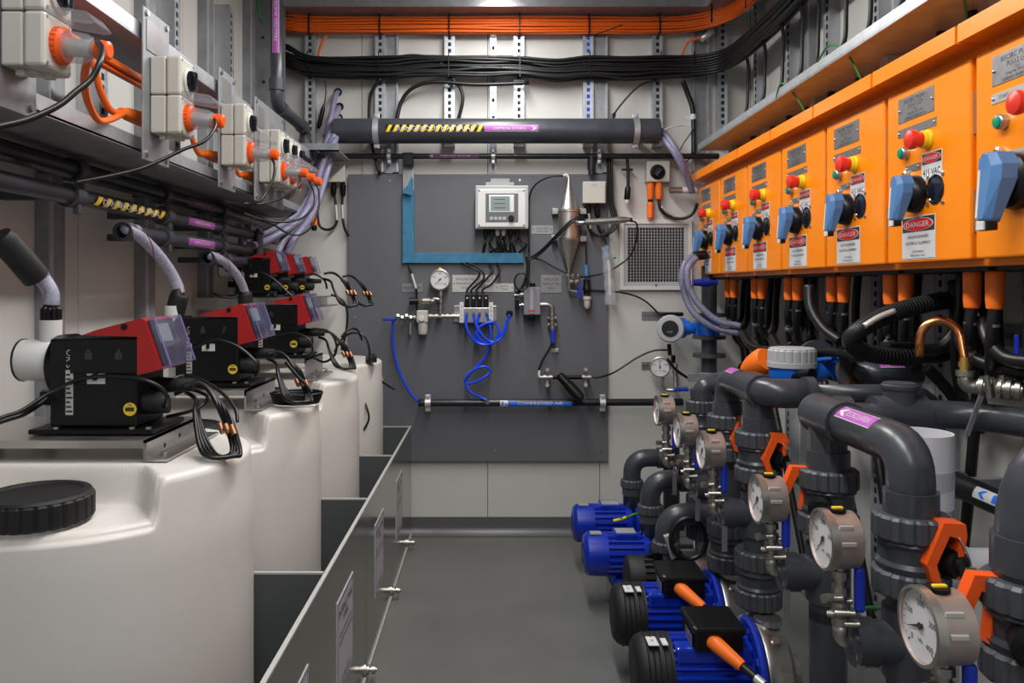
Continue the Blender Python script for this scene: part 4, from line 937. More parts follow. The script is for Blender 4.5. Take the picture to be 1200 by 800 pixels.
# ------------------------------------------------------------------ dosing tanks
TX, TR = -.655, .26
TY = (1.27, 1.80, 2.34, 2.865)
def tank_mesh(y, dz=0.):
    mb = MB(); N = 240; zt, zr = .732 + dz, .675
    def sstep(a, b, x): t = min(1, max(0, (x - a) / (b - a))); return t * t * (3 - 2 * t)
    def h(x, yy):
        ys = -.095 - .085 * sstep(.12, .20, x)
        # recess floor turns up smoothly at the step
        return zr + (zt - zr) * sstep(ys - .002, ys + .014, yy)
    S = [1 - .5 * (1 - math.cos(PI * i / 2 / 5)) * 0 for i in range(1)]
    rings = []
    prof = [(.03, .0), (.012, .012), (0, .03)]
    vs = []; fs = []
    def ring(fn):
        i0 = len(vs)
        for j in range(N):
            a = 2 * PI * j / N; vs.append(fn(math.cos(a), math.sin(a)))
        return i0
    idx = []
    c = V((TX, y, 0))
    for r_, z_ in ((TR - .03, .022), (TR - .008, .03), (TR, .05)): idx.append(ring(lambda cx, sy: c + V((cx * r_, sy * r_, z_))))
    for z_ in (.25, .45, .60): idx.append(ring(lambda cx, sy: c + V((cx * TR, sy * TR, z_))))
    def side(k):
        return ring(lambda cx, sy: c + V((cx * TR, sy * TR, h(cx * TR, sy * TR) - k)))
    # shoulder ridge where the lower rim line continues round the raised part
    idx.append(ring(lambda cx, sy: c + V((cx * (TR + .000), sy * (TR + .000), zr - .018))))
    def hh(cx, sy): return h(cx * TR, sy * TR)
    idx.append(ring(lambda cx, sy: c + V((cx * (TR - (.004 if hh(cx, sy) > .69 else .001)), sy * (TR - (.004 if hh(cx, sy) > .69 else .001)), max(zr - .010, min(zr + .004, hh(cx, sy) - .013))))))
    RR = TR - .004
    for k in range(5):
        a = k / 4 * PI / 2; q = .012
        idx.append(ring(lambda cx, sy: c + V((cx * (RR - q + q * math.cos(a)), sy * (RR - q + q * math.cos(a)), hh(cx, sy) - q + q * math.sin(a)))))
    for s_ in [x / 80 for x in range(79, 0, -1)]:
        r_ = (RR - .012) * s_; idx.append(ring(lambda cx, sy: c + V((cx * r_, sy * r_, h(cx * r_, sy * r_)))))
    for a, b in zip(idx, idx[1:]):
        for j in range(N): q = (j + 1) % N; fs.append((a + j, a + q, b + q, b + j))
    fs.append(tuple(idx[-1] + j for j in range(N))); fs.append(tuple(idx[0] + j for j in range(N))[::-1])
    return mb.add(vs, fs, True)
def make_tank(y, label):
    t = thing('dosing_tank', label, 'tank', (TX, y, .02), 'white dosing tanks in the bund')
    tank_mesh(y).build('shell', 'tank', t)
    c = V((TX + .030, y - .188, .673)); 
    MB().lathe(c, ZP, [(0, .062), (.02, .062)], 30).build('neck', 'tank', t)
    ld = MB().gear(c + V((0, 0, .006)), ZP, .036, .072, 26, .0025).lathe(c + V((0, 0, .041)), ZP, [(0, .070), (.004, .067), (.004, .060), (.001, .056), (.0015, .0)], 40).build('screw_lid', 'blk_matt', t)
    mb = MB()
    for i, s in enumerate(('200', '150', '100')):
        a = -PI / 2 - .15; o = V((TX + math.cos(a) * (TR + .0004), y + math.sin(a) * (TR + .0004), .58 - i * .07)); ta = V((-math.sin(a), math.cos(a), 0)).normalized()
        mb.text(s, o, ta, ZP, .016)
    mb.build('moulded_mark', 'tank', t)
    return t
t1 = make_tank(TY[0], 'big white plastic dosing tank at the front with a black screw lid')
for y, lb in zip(TY[1:], ('white plastic dosing tank second from the front in the bund', 'white plastic dosing tank third from the front in the bund', 'last white plastic dosing tank in front of the grey panel')):
    dup(t1, (0, y - TY[0], 0), lb)
single(MB().lathe((-.42, 2.76, .735), ZP, [(0, .02), (.02, .02), (.022, .014), (.03, .012)], 14), 'tank_fitting', 'blk_matt', 'small black fitting on the rim of the last white tank', 'fitting')
# bund
BX, BZ = -.318, .44
t = thing('spill_bund', 'open sheet metal spill bund with four cells around the white tanks', 'bund', (-.6, 2.0, 0))
MB().box((XL + .04, .93, .004), (BX, 3.14, .018)).build('base', 'bund_in', t)
MB().box((BX - .006, 2.005, .004), (BX, 3.145, BZ)).build('side_sheet', 'bund', t)
MB().box((BX - .006, .93, .004), (BX, 2.002, BZ)).build('side_sheet', 'bund', t)
MB().box((BX - .0065, .93, BZ), (BX + .0015, 3.145, BZ + .004)).build('rim', 'edge', t)
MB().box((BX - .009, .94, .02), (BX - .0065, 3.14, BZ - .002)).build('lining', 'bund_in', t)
for y in (.94, 1.535, 2.07, 2.60, 3.14):
    MB().box((XL + .04, y - .003, .018), (BX - .009, y + .003, BZ - .001)).build('partition', 'bund_in', t)
    MB().box((XL + .04, y - .0035, BZ - .001), (BX - .009, y + .0035, BZ + .003)).build('partition_rim', 'edge', t)
MB().box((BX, .93, .0), (BX + .004, 3.145, .016)).build('foot_edge', 'edge', t)
for i, y in enumerate((1.99, 2.51, 2.98, 1.4)):
    b_ = thing('levelling_bolt', 'chrome bolt through the foot of the bund ' + ('below the sheet joint', 'below the second notice from the back', 'at its far end', 'at its front half')[i], 'bolt', (BX, y, .0), 'chrome bolts along the bund foot')
    MB().cyl((BX - .0, y, .03), (BX + .030, y, .03), .005, seg=10).build('shank', 'nickel', b_)
    MB().lathe((BX, y, .03), XP, [(0, .016), (.003, .016), (.003, .011), (.011, .011)], 6).lathe((BX + .016, y, .03), XP, [(0, .010), (.010, .010)], 6).build('nut', 'nickel', b_)
def notice(yc, w, z0, z1, lines, label):
    t = thing('bund_notice', label, 'sign', (BX + .002, yc, z0), 'notices on the bund side')
    g = MB().box((BX, yc - w / 2, z0), (BX + .0015, yc + w / 2, z1)).build('sheet', 'paper_purple', t)
    mb = MB(); hgt = z1 - z0; o = V((BX + .0020, yc, 0)); ud = V((0, 1, 0))
    for a, b in ((z0 + .006, z0 + .0075), (z1 - .0075, z1 - .006)): mb.box((BX + .0016, yc - w / 2 + .006, a), (BX + .002, yc + w / 2 - .006, b))
    for a in (yc - w / 2 + .006, yc + w / 2 - .0075): mb.box((BX + .0016, a, z0 + .006), (BX + .002, a + .0015, z1 - .006))
    for i, (s, fr, hh) in enumerate(lines): mb.text(s, o + ZP * (z0 + hgt * fr), ud, ZP, hh, wmax=w * .82)
    mb.build('lettering', 'ink', t)
NL = (('DOSING TANK', .84, .017), ('LABEL', .74, .015), ('REFER TO SAFETY DATA', .60, .009), ('SHEET BEFORE HANDLING', .52, .009), ('CONTENTS 200 L', .10, .010))
for y, wd, z0, z1, lb in ((1.715, .19, .145, .345, 'white notice on the bund side beside the second tank'), (2.24, .17, .145, .345, 'white notice on the bund side just past the sheet joint'), (2.72, .17, .15, .345, 'small-looking white notice by the far end of the bund'), (1.27, .19, .145, .345, 'white notice on the bund side beside the front tank')):
    notice(y, wd, z0, z1, NL, lb)
# ------------------------------------------------------------------ dosing pumps
def make_pump(label, y0=1.245, bracket=True):
    """front face at y0, base at z .776"""
    t = thing('dosing_pump', label, 'pump', (-.62, y0 + .06, .768), 'red-topped dosing pumps')
    XA, XB, ZA, ZB, Y1 = -.696, -.560, .777, .918, y0 + .102
    yc = y0 + .055; zc = .879
    MB().box((XA - .004, y0, ZA), (XB, Y1, ZB), .004).box((XA + .03, y0 - .003, ZB - .055), (XB, y0 + .001, ZB - .001), .001).build('body', 'blk', t)
    MB().lathe((XA - .022, yc, zc - .008), XP, [(0, .040), (.006, .050), (.03, .052)], 32).build('collar', 'blk', t)
    MB().box((XA - .03, y0 - .014, .768), (XB + .03, Y1 + .012, .776), .002).build('base_plate', 'blk', t)
    MB().lathe((XA - .078, yc, zc), XP, [(0, .031), (.001, .034), (.058, .035), (.062, .033)], 32).build('pump_head', 'white', t)
    MB().lathe((XA - .0785, yc, zc), XP, [(0, .0355), (.003, .0355)], 32).build('head_ring', 'dark_glass', t)
    xv = XA - .032
    MB().cyl((xv, yc, zc + .03), (xv, yc, .945), .017, seg=16).build('valve_upper', 'white', t)
    MB().gear((xv, yc, .943), ZP, .024, .0165, 12, .002).lathe((xv, yc, .967), ZP, [(0, .012), (.01, .012)], 12).build('hose_nut', 'blk', t)
    MB().cyl((xv, yc, zc - .03), (xv, yc, .828), .015, seg=14).build('valve_lower', 'clear', t)
    MB().gear((xv, yc, .806), ZP, .024, .017, 12, .002).build('suction_nut', 'blk', t)
    MB().cyl((xv, yc, .735), (xv, yc, .808), .008, seg=12).build('suction_tube', 'clear', t)
    # red wedge lid with clear cover
    pol = [(a - .014, b) for a, b in [(-.632, .924), (-.610, .932), (-.541, .950), (-.534, .948), (-.508, .872), (-.512, .868), (-.546, .860), (-.546, .921)]]
    r_ = MB().prism(pol, (0, y0 - .002, 0), XP, ZP, (0, Y1 - y0 + .004, 0)).build('control_housing', 'red', t)
    MB().lathe((-.580, y0 - .004, .937), YP, [(0, .005), (.003, .005)], 10).build('pivot_hole', 'blk', r_)
    a = V((-.548, 0, .948)); b = V((-.522, 0, .872)); dv = (a - b).normalized(); nv = V((dv.z, 0, -dv.x)) * 1
    if nv.x < 0: nv = -nv
    scr = MB().prism([(0, 0), (.078, 0), (.078, .004), (0, .004)], b + V((0, y0 + .006, 0)), dv, nv, (0, Y1 - y0 - .012, 0)).build('face_panel', 'dark_glass', t)
    MB().prism([(.04, .004), (.070, .004), (.070, .0052), (.04, .0052)], b + V((0, y0 + .018, 0)), dv, nv, (0, .05, 0)).build('display', 'lcd', scr)
    kn = MB(); kn.lathe(b + dv * .02 + nv * .004 + V((0, y0 + .05, 0)), nv, [(0, .012), (.008, .011)], 16); kn.build('knob', 'blk', scr)
    cv = MB(); Y2 = Y1 + .001; o = b + V((0, y0 - .001, 0)); dd = Y2 - y0 + .001
    cv.prism([(-.002, 0), (.080, 0), (.080, .002), (-.002, .002)], o + nv * .014, dv, nv, (0, dd, 0))
    for yy in (0, dd - .0015): cv.prism([(-.002, .004), (.080, 0.004), (.080, .014), (-.002, .014)], o + V((0, yy, 0)), dv, nv, (0, .0015, 0))
    for q in (-.002, .0785): cv.prism([(q, .004), (q + .0015, .004), (q + .0015, .014), (q, .014)], o, dv, nv, (0, dd, 0))
    cv.build('clear_cover', 'cover', t)
    ed = MB()
    for yy in (0, dd - .002):
        for q in (-.002, .078): ed.prism([(q, .002), (q + .0018, .002), (q + .0018, .016), (q, .016)], o + V((0, yy, 0)), dv, nv, (0, .0018, 0))
        ed.prism([(-.002, .014), (.080, .014), (.080, .0162), (-.002, .0162)], o + V((0, yy, 0)), dv, nv, (0, .0018, 0))
    ed.build('cover_edge', 'cover_edge', t)
    # marks on the black body
    mb = MB(); xs_ = XA + .028
    mb.box((xs_ - .006, y0 - .0004, .797), (xs_ + .006, y0, .868)).build('serial_label', 'plate_w', t)
    mb = MB()
    for k in range(9): mb.box((xs_ - .005, y0 - .0008, .801 + k * .0073), (xs_ + .005 - .002 * (k % 3), y0 - .0004, .804 + k * .0073))
    mb.text('LOT 20', (xs_, y0 - .0008, .882), -ZP, XP, .006).build('label_print', 'ink', t)
    MB().text('OR S', (xs_, y0 - .0005, .886), -ZP, XP, .010).build('side_lettering', 'plate_w', t)
    ym = y0 - .0012
    g = MB().box((-.640, ym, .846), (-.611, y0, .873), .001).build('tie_mount', 'white', t)
    MB().box((-.629, ym - .006, .852), (-.622, ym, .868), .002).build('tie', 'blk', g)
    g = MB().lathe((-.572, y0, .806), (0, -1, 0), [(0, .0105), (.0008, .0105)], 24).build('round_sticker', 'yel', t)
    MB().box((-.579, y0 - .0012, .803), (-.565, y0 - .0009, .809)).text('OK', (-.572, y0 - .0012, .813), XP, ZP, .004).build('sticker_print', 'ink', g)
    for xx, zz in ((XA + .06, .893), (XB - .028, .893)): MB().prism([(-.006, -.008), (.006, -.008), (.006, .003), (.003, .003), (.003, .008), (-.003, .008), (-.003, .003), (-.006, .003)], (xx, y0 - .004, zz), XP, ZP, (0, .001, 0)).build('key_slot', 'dark_glass', t)
    MB().lathe((XB, y0 + .03, .812), XP, [(0, .018), (.02, .018), (.035, .014), (.037, .010)], 18).lathe((XB, y0 + .075, .835), XP, [(0, .014), (.03, .012), (.06, .010)], 14).lathe((XB, y0 + .06, .80), XP, [(0, .010), (.025, .010)], 12).build('connector', 'blk_matt', t)
    screws(MB(), [], ZP)
    mb = MB()
    for xx in (XA + .01, XB - .006, XB + .02): mb.cyl((xx, y0 - .006, .776), (xx, y0 - .006, .779), .005, seg=8)
    mb.build('base_screw', 'steel', t)
    return t
PLB = ('second from the front on its bracket', 'third from the front, partly behind the second')
p1 = make_pump('largest-looking black dosing pump with a red top, on the front tank')
dup(p1, (.002, .490, .012), 'black dosing pump with a red top, second from the front', skip=('hose_nut',))
dup(p1, (.0, 1.035, .028), 'black dosing pump with a red top on the third tank', skip=('hose_nut',))
for i, (y, nm) in enumerate(((2.47, 'first of the three small ones on the high wall shelf'), (2.69, 'middle one of the three small ones on the high wall shelf'), (2.93, 'last of the three small ones on the high wall shelf'))):
    q = dup(p1, (0, 0, 0), 'red-topped dosing pump, ' + nm); s = .80
    q.scale = (s, s, s); q.location = V((-.742 + (-.62 + .62), y + .05, .968))
# brackets
def bracket(dy, dz, label):
    t = thing('pump_bracket', label, 'bracket', (-.68, 1.33 + dy, .732), 'steel pump brackets')
    y0, y1, z = 1.195 + dy, 1.42 + dy, .762 + dz
    MB().box((-.885, y0, z), (-.525, y1, z + .004)).box((-.885, y0, z - .008), (-.525, y0 + .002, z)).build('top_plate', 'steel', t)
    MB().box((-.529, y0, .738), (-.525, y1, z + .004)).build('web', 'steel', t)
    MB().box((-.529, y0, .734), (-.492, y1, .738)).build('foot', 'steel', t)
    MB().box((-.885, y0, .734), (-.881, y1, z)).build('rear_web', 'steel', t)
    mb = MB()
    for yy in (y0 + .03, y1 - .03): mb.lathe((-.508, yy, .738), ZP, [(0, .008), (.001, .008), (.001, .0055), (.006, .0055)], 6)
    mb.build('bolt', 'steel', t)
    mb = MB()
    for yy, zz in ((y0 + .07, .745), (y0 + .13, .75)): mb.cyl((-.525, yy, zz), (-.5245, yy, zz), .004, seg=8)
    mb.build('hole', 'slot', t)
bracket(0, 0, 'folded stainless bracket carrying the front dosing pump')
bracket(.49, .012, 'folded stainless bracket carrying the second dosing pump')
bracket(1.035, .028, 'folded stainless bracket carrying the third dosing pump')
t = thing('wall_shelf', 'stainless channel shelf carrying the three small dosing pumps', 'shelf', (-.75, 2.7, .93))
MB().box((XL + .004, 2.44, .962), (-.615, 3.08, .966)).build('top_plate', 'steel', t)
MB().box((XL + .004, 2.436, .930), (-.64, 2.440, .966)).build('front_lip', 'steel', t)
MB().box((-.645, 2.44, .930), (-.641, 3.08, .962)).box((-.645, 2.44, .928), (-.600, 3.08, .932)).build('side_lip', 'steel', t)
MB().prism([(0, 0), (.2, 0), (0, -.12)], (XL + .004, 2.5, .93), XP, ZP, (0, .004, 0)).prism([(0, 0), (.2, 0), (0, -.12)], (XL + .004, 3.0, .93), XP, ZP, (0, .004, 0)).build('gusset', 'steel', t)
# hoses to the pump heads
xv, yv = -.728, 1.30
t = thing('braided_hose', 'clear braided hose with a fat black sleeve coming down to the front dosing pump', 'hose', (xv, yv, .977), 'clear hoses to the dosing pumps')
pp = [V((xv, yv, .970)), V((xv + .0, yv, .99)), V((xv - .012, yv - .005, 1.015)), V((-.745, 1.28, 1.03)), V((-.80, 1.22, 1.09)), V((-.87, 1.14, 1.16)), V((-.90, 1.0, 1.2))]
hose('tube', '', pp, .0125, parent=t, m='hose_lt')
a = P(44, 327, 1.26); b = P(0, 275, 1.20)
MB().lathe(a, b - a, [(0, .013), (.004, .021), ((b - a).length * .9, .021), ((b - a).length, .016)], 20).build('sleeve', 'blk_matt', t)
for nm, s, e, ys in (('second', (148, 268, 1.67), (211, 344, 1.80), ((165, 278, 1.70), (185, 298, 1.75), (202, 322, 1.79))), ('third', (247, 300, 2.17), (287, 344, 2.335), ((262, 306, 2.22), (276, 320, 2.28), (284, 334, 2.32)))):
    t = thing('braided_hose', 'clear hose with black sleeve from an open grey pipe to the %s dosing pump' % nm, 'hose', P(*e), 'clear hoses to the dosing pumps')
    hose('tube', '', [P(*s) + V((0, .05, 0)), P(*s)] + [P(*q) for q in ys] + [P(*e)], .0125, parent=t, m='hose_lt')
    e = P(*e); zb = .985 if nm == 'second' else 1.0
    f_ = V((-.728, e.y + .0, zb - .012))
    g_ = f_ - V((0, 0, .05)); MB().tube([e + (e - f_).normalized() * .008, e, e.lerp(g_, .45), g_], lambda q: .0125 + .009 * min(1, q * 2.2), 18).build('sleeve', 'blk_matt', t)
t = thing('braided_hose', 'short vertical hose with a grey nut behind the small shelf pumps', 'hose', P(284, 300, 2.5))
hose('tube', '', [P(284, 300, 2.5), P(284, 285, 2.5), P(283, 270, 2.5), P(281, 262, 2.5)], .012, parent=t)
MB().gear(P(284, 306, 2.5), ZP, .03, .016, 12, .002).build('nut', 'pvc_nut', t)
t = thing('t_fitting', 'dark fitting with a purple clip standing beside the short vertical hose', 'fitting', P(303, 305, 2.55))
MB().tube([P(303, 304, 2.55), P(303, 290, 2.55), P(303, 275, 2.55), P(306, 270, 2.55)], .015, 12).build('tube', 'pvc', t)
MB().cyl(P(284, 310, 2.5), P(296, 309, 2.5), .010, seg=10).build('clip', 'purple', t)
# leads at the pumps
cable('pump_lead', 'black lead crossing the front pump face through its white tie mount', [P(-40, 510, 1.1), P(0, 490, 1.15), P(25, 481, 1.18), P(55, 462, 1.22), P(85, 447, 1.235), P(108, 441.5, 1.238), P(135, 441, 1.238), P(165, 444, 1.235), P(185, 452, 1.24), P(195, 463, 1.25), P(194, 474, 1.26), P(186, 476, 1.27)], .0032)
cable('pump_lead', 'second thicker black lead coming in from the edge under the front pump face', [P(-40, 512, 1.13), P(0, 494, 1.17), P(30, 484, 1.2), P(56, 466, 1.24)], .0042)
def loops(dy, dz, sc, label, n=4):
    t = thing('pump_cable_loops', label, 'cables', (-.5, 1.3 + dy, .74 + dz), 'cable loops beside the pumps')
    for i in range(n):
        o = .012 * i; q = .004 * i
        pts = [(-.51, 1.30 + q, .835), (-.485, 1.305 + q, .838), (-.46 + o * .4, 1.29, .825 - q), (-.43 + o * .5, 1.26 - o * .4, .79), (-.408 + o * .5, 1.235 - o * .3, .755 - q), (-.405 + o * .3, 1.22 - o * .4, .740), (-.425, 1.225 - o, .736 + q * .5), (-.45, 1.25 - o, .752), (-.475, 1.28 - o * .6, .785 + q), (-.492, 1.31, .812), (-.52, 1.34, .82)]
        MB().tube([V((x, y + dy, z + dz)) for x, y, z in pts], .0036 - .0003 * (i % 2), 8).build('cable', 'cable', t)
    for k in range(3): MB().cyl(V((-.430 + .012 * k, 1.245 + dy - .008 * k, .783 + dz)), V((-.422 + .012 * k, 1.238 + dy - .008 * k, .770 + dz)), .0048, seg=8).build('copper_sleeve', 'bronze', t)
loops(0, 0, 1, 'loops of black cable hanging over the front tank rim beside the first pump')
loops(.49, .012, 1, 'loops of black cable hanging over the second tank beside its pump')
loops(1.035, .028, 1, 'loops of black cable on the third tank beside its pump')
loops(1.10, .205, 1, 'loops of black cable hanging off the high shelf by its first small pump', 3)
loops(1.40, .20, 1, 'loops of black cable hanging off the far end of the high pump shelf', 3)
for i, pts in enumerate((
    [(205, 462, 1.33), (222, 456, 1.33), (240, 462, 1.32), (243, 468, 1.3), (232, 478, 1.28), (215, 484, 1.28), (196, 488, 1.3)],
    [(196, 448, 1.36), (215, 440, 1.4), (238, 446, 1.38), (262, 462, 1.34), (276, 480, 1.3), (278, 494, 1.28)],
    [(218, 411, 1.72), (232, 406, 1.71), (252, 398, 1.70), (275, 404, 1.70), (292, 416, 1.70), (303, 430, 1.70), (300, 440, 1.73)],
    [(322, 394, 2.26), (345, 390, 2.25), (362, 398, 2.24), (366, 412, 2.24), (358, 420, 2.26)],
    [(290, 322, 2.43), (305, 319, 2.42), (322, 328, 2.42), (340, 345, 2.42), (352, 352, 2.42)],
    [(355, 323, 2.6), (368, 321, 2.6), (380, 328, 2.6), (383, 338, 2.62)],
    [(250, 344, 2.4), (262, 348, 2.4), (275, 348, 2.42), (290, 340, 2.44)],
    [(366, 385, 2.3), (385, 388, 2.3), (394, 402, 2.3), (392, 416, 2.3), (380, 424, 2.32), (366, 418, 2.33)],
    [(392, 412, 2.5), (402, 396, 2.5), (415, 390, 2.5), (428, 395, 2.5), (433, 412, 2.5), (430, 420, 2.55)],
    [(388, 345, 2.6), (402, 352, 2.6), (407, 368, 2.6), (405, 392, 2.6), (400, 410, 2.6)],
    [(335, 425, 1.75), (348, 440, 1.72), (358, 450, 1.7), (366, 460, 1.68)],
    [(423, 462, 2.75), (430, 478, 2.72), (432, 492, 2.72), (424, 506, 2.72), (420, 508, 2.72)],
    [(400, 395, 2.4), (408, 386, 2.42), (418, 386, 2.45), (424, 398, 2.5)],
    [(446, 446, 2.85), (455, 452, 2.9), (462, 456, 2.95)])):
    nm = ('curling in front of the first pump connector', 'arching over the second tank edge from the first pump', 'tied across the second pump face', 'tied across the third pump face', 'tied across the first shelf pump face', 'bowed over the middle shelf pump', 'dangling under the wall shelf pump head', 'looped over the rim of the third tank', 'arched over the last tank rim by the black fitting', 'falling from the far shelf end to the last tank', 'trailing end lying over the second tank shoulder', 'hanging in a coil against the last tank side', 'small arch behind the third tank loops', 'poking out beside the last tank before the grey panel')[i]
    cable('pump_lead', 'black lead ' + nm, [P(*q) for q in pts], .0032 if i < 5 else .0036)
t = thing('cable_ring', 'flat coil of black cable lying on the second tank beside its bracket', 'cable', (-.42, 1.75, .745))
for i in range(5): MB().tube([V((-.445 + (.05 + .002 * i) * math.cos(a), 1.80 + (.045 + .002 * i) * math.sin(a), .737 + .005 * i)) for a in [2 * PI * k / 12 for k in range(12)]], .0028, 6, closed=True).build('turn', 'cable', t)
# ------------------------------------------------------------------ orange enclosures
DX = .82
def encl(i, label):
    """near edge of the door at Yr; door far edge at Yl"""
    Yr = 1.343 + .295 * i; Yl = Yr + .280; Z0 = 1.047; HD = .345
    t = thing('control_enclosure', label, 'enclosure', (.95, Yr + .14, 1.035), 'orange control enclosures')
    MB().box((DX + .026, Yr - .011, 1.035), (1.0, Yl + .001, 1.42), .003).build('body', 'orange', t)
    # rain hood
    MB().prism([(DX - .032, 1.412), (DX - .032, 1.442), (1.0, 1.47), (1.0, 1.43), (DX + .026, 1.412)], (0, Yr - .010, 0), XP, ZP, (0, .287, 0)).build('hood', 'orange', t)
    MB().prism([(DX - .024, 1.414), (DX - .024, 1.434), (1.0, 1.462), (1.0, 1.43), (DX + .026, 1.414)], (0, Yr - .0135, 0), XP, ZP, (0, .004, 0)).build('hood_seam', 'orange', t)
    MB().box((DX + .03, Yr + .0, 1.028), (.99, Yl - .01, 1.035)).build('gland_plate', 'blk_matt', t)
    d = MB().box((DX, Yr, Z0), (DX + .022, Yl, Z0 + HD), .004).build('door', 'orange', t)
    for v in (.25, .083):
        MB().cyl((DX + .014, Yr - .007, Z0 + v - .036), (DX + .014, Yr - .007, Z0 + v + .036), .0055, seg=10).cyl((DX + .014, Yr - .007, Z0 + v - .001), (DX + .014, Yr - .007, Z0 + v + .001), .0062, seg=10).box((DX + .006, Yr - .008, Z0 + v - .036), (DX + .016, Yr, Z0 + v + .036)).build('hinge', 'steel', t)
    Q = lambda u, v, o=0.: V((DX - o, Yl - u, Z0 + v))
    ud = V((0, -1, 0)); n = V((-1, 0, 0))
    def pl(name, u0, v0, u1, v1, m, th=.0012, par=t, o=0.):
        return MB().box(Q(u0, v0, o), Q(u1, v1, o + th)).build(name, m, par)
    return t, Q, ud, n, pl, Yr, Yl, Z0
def furnish(i, label, start=False):
    t, Q, ud, n, pl, Yr, Yl, Z0 = encl(i, label)
    g = pl('name_plate', .046, .279, .172, .327, 'plate')
    k = 12 if start else 11
    mb = MB().text('RECIRC PUMP %d' % (2 if start else 1), Q(.109, .3175, .0014), ud, ZP, .0085, wmax=.11).text('PU-%d LCP' % k, Q(.109, .3065, .0014), ud, ZP, .0085).text('415V', Q(.109, .2975, .0014), ud, ZP, .004).text('Dwg No. PU%d-MC' % k, Q(.109, .2910, .0014), ud, ZP, .005).text('SUPPLIED FROM MCC-01', Q(.109, .2835, .0014), ud, ZP, .005, wmax=.11)
    mb.build('lettering', 'ink', g)
    g = pl('strip_plate', .044, .250, .180, .266, 'plate_w' if start else 'plate')
    if start: MB().text('START', Q(.075, .258, .0014), ud, ZP, .006).text('STOP', Q(.150, .258, .0014), ud, ZP, .006).build('lettering', 'ink', g)
    mb = MB()
    for u, v in ((.051, .303), (.167, .303), (.050, .258), (.174, .258)): mb.sphere(Q(u, v, .0015), .0032, 8)
    if not start: 
        for u in (.079, .120): mb.sphere(Q(u, .184, .0015), .0026, 8)
    mb.build('screw', 'steel', t)
    # emergency stop
    c = Q(.152, .229)
    e = MB().lathe(c, n, [(0, .0185), (.004, .0185), (.006, .017), (.009, .0165), (.010, .017), (.014, .016)], 24).build('stop_collar', 'yel_btn', t)
    MB().lathe(c + n * .013, n, [(0, .0135), (.008, .0145), (.012, .0175), (.019, .0190), (.025, .017), (.028, .010), (.029, 0)], 28, caps=False).build('stop_button', 'red_btn', t)
    c = Q(.076, .216)
    MB().lathe(c, n, [(0, .0125), (.010, .0125), (.012, .0115), (.013, .010)], 22).build('start_bezel', 'steel', t)
    MB().lathe(c + n * .010, n, [(0, .0098), (.005, .0092), (.006, .006), (.0062, 0)], 22, caps=False).build('start_button', 'green_btn', t)
    # danger labels
    def danger(u0, v0, u1, v1, split, lines, hh):
        g = pl('warning_label', u0, v0, u1, v1, 'paper', .0008)
        mb = MB(); mb.box(Q(u0 + .002, v1 - .002, .0010), Q(u1 - .002, v1 - split, .0008)); mb.build('heading', 'ink', g)
        cx, cz, a, b = (u0 + u1) / 2, v1 - split / 2 - .001, (u1 - u0) * .43, split * .40
        def ell(k, o, m, nm):
            N = 24; mb = MB(); mb.add([Q(cx, cz, o)] + [Q(cx + k * a * math.cos(2 * PI * j / N), cz + k * b * math.sin(2 * PI * j / N), o) for j in range(N)], [(0, j + 1, (j + 1) % N + 1) for j in range(N)]); mb.build(nm, m, g)
        ell(1.06, .0014, 'paper', 'oval_edge'); ell(1, .0018, 'red_ink', 'oval')
        MB().text('DANGER', Q(cx, cz, .0022), ud, ZP, split * .34, w=a * 1.6).build('danger_lettering', 'paper', g)
        mb = MB()
        for s, f, h in lines: mb.text(s, Q(cx, v0 + (v1 - split - v0) * f, .0014), ud, ZP, h, wmax=(u1 - u0) * .86)
        for a_, b_ in ((v0 + .0015, v0 + .0022),): mb.box(Q(u0 + .0015, a_, .0012), Q(u1 - .0015, b_, .0008))
        mb.build('lettering', 'ink', g)
    if not start:
        danger(.131, .152, .198, .205, .022, (('415 VAC', .5, .013),), .01)
        danger(.060, .006, .176, .089, .030, (('ISOLATE ELSEWHERE', .82, .0055), ('ELECTRICAL EQUIPMENT', .58, .0055), ('AUTHORISED', .28, .0045), ('PERSONNEL ONLY', .14, .0045)), .01)
        pl('small_plate', .074, .1775, .125, .1905, 'plate')
    else:
        g = pl('small_plate', .088, .152, .150, .168, 'plate_w'); MB().text('LOCAL ISOLATOR', Q(.119, .160, .0014), ud, ZP, .005, wmax=.05).build('lettering', 'ink', g)
    # rotary isolator with blue handle
    u0, v0, k = (.113, .131, 1.0) if not start else (.107, .118, 1.25)
    c = Q(u0, v0)
    cl = MB().lathe(c, n, [(0, .036 * k), (.006, .036 * k), (.016, .034 * k), (.022, .028 * k)], 30).build('isolator_base', 'blk', t)
    mb = MB(); mb.tube([c + n * .0165 + V((0, -.030 * k * math.sin(a), .030 * k * math.cos(a))) for a in (.15, .4, .65, .9)], .0016, 4); mb.build('index_mark', 'white', cl)
    o = c + n * .018
    pol = [(-.020, .030), (-.006, .037), (.014, .034), (.026, .018), (.026, .0), (.012, -.048), (.009, -.052), (-.012, -.052), (-.015, -.048), (-.024, .005)]
    pol = [(a * k, b * k) for a, b in pol]
    hd = MB()
    N_ = len(pol); q = .034 * k
    fz = lambda b: max(0., min(1., (.012 * k - b) / (.055 * k)))
    vs = [o + n * q * .42 * fz(b) + ud * a + ZP * b for a, b in pol] + [o + n * q * (.62 + .12 * fz(b)) + ud * a * .95 + ZP * b for a, b in pol] + [o + n * (q * (.82 + .14 * fz(b))) + ud * a * .5 + ZP * (b * .92) for a, b in pol]
    fs = [tuple(range(2 * N_, 3 * N_))] + [(r_ * N_ + j, r_ * N_ + (j + 1) % N_, (r_ + 1) * N_ + (j + 1) % N_, (r_ + 1) * N_ + j) for r_ in (0, 1) for j in range(N_)]
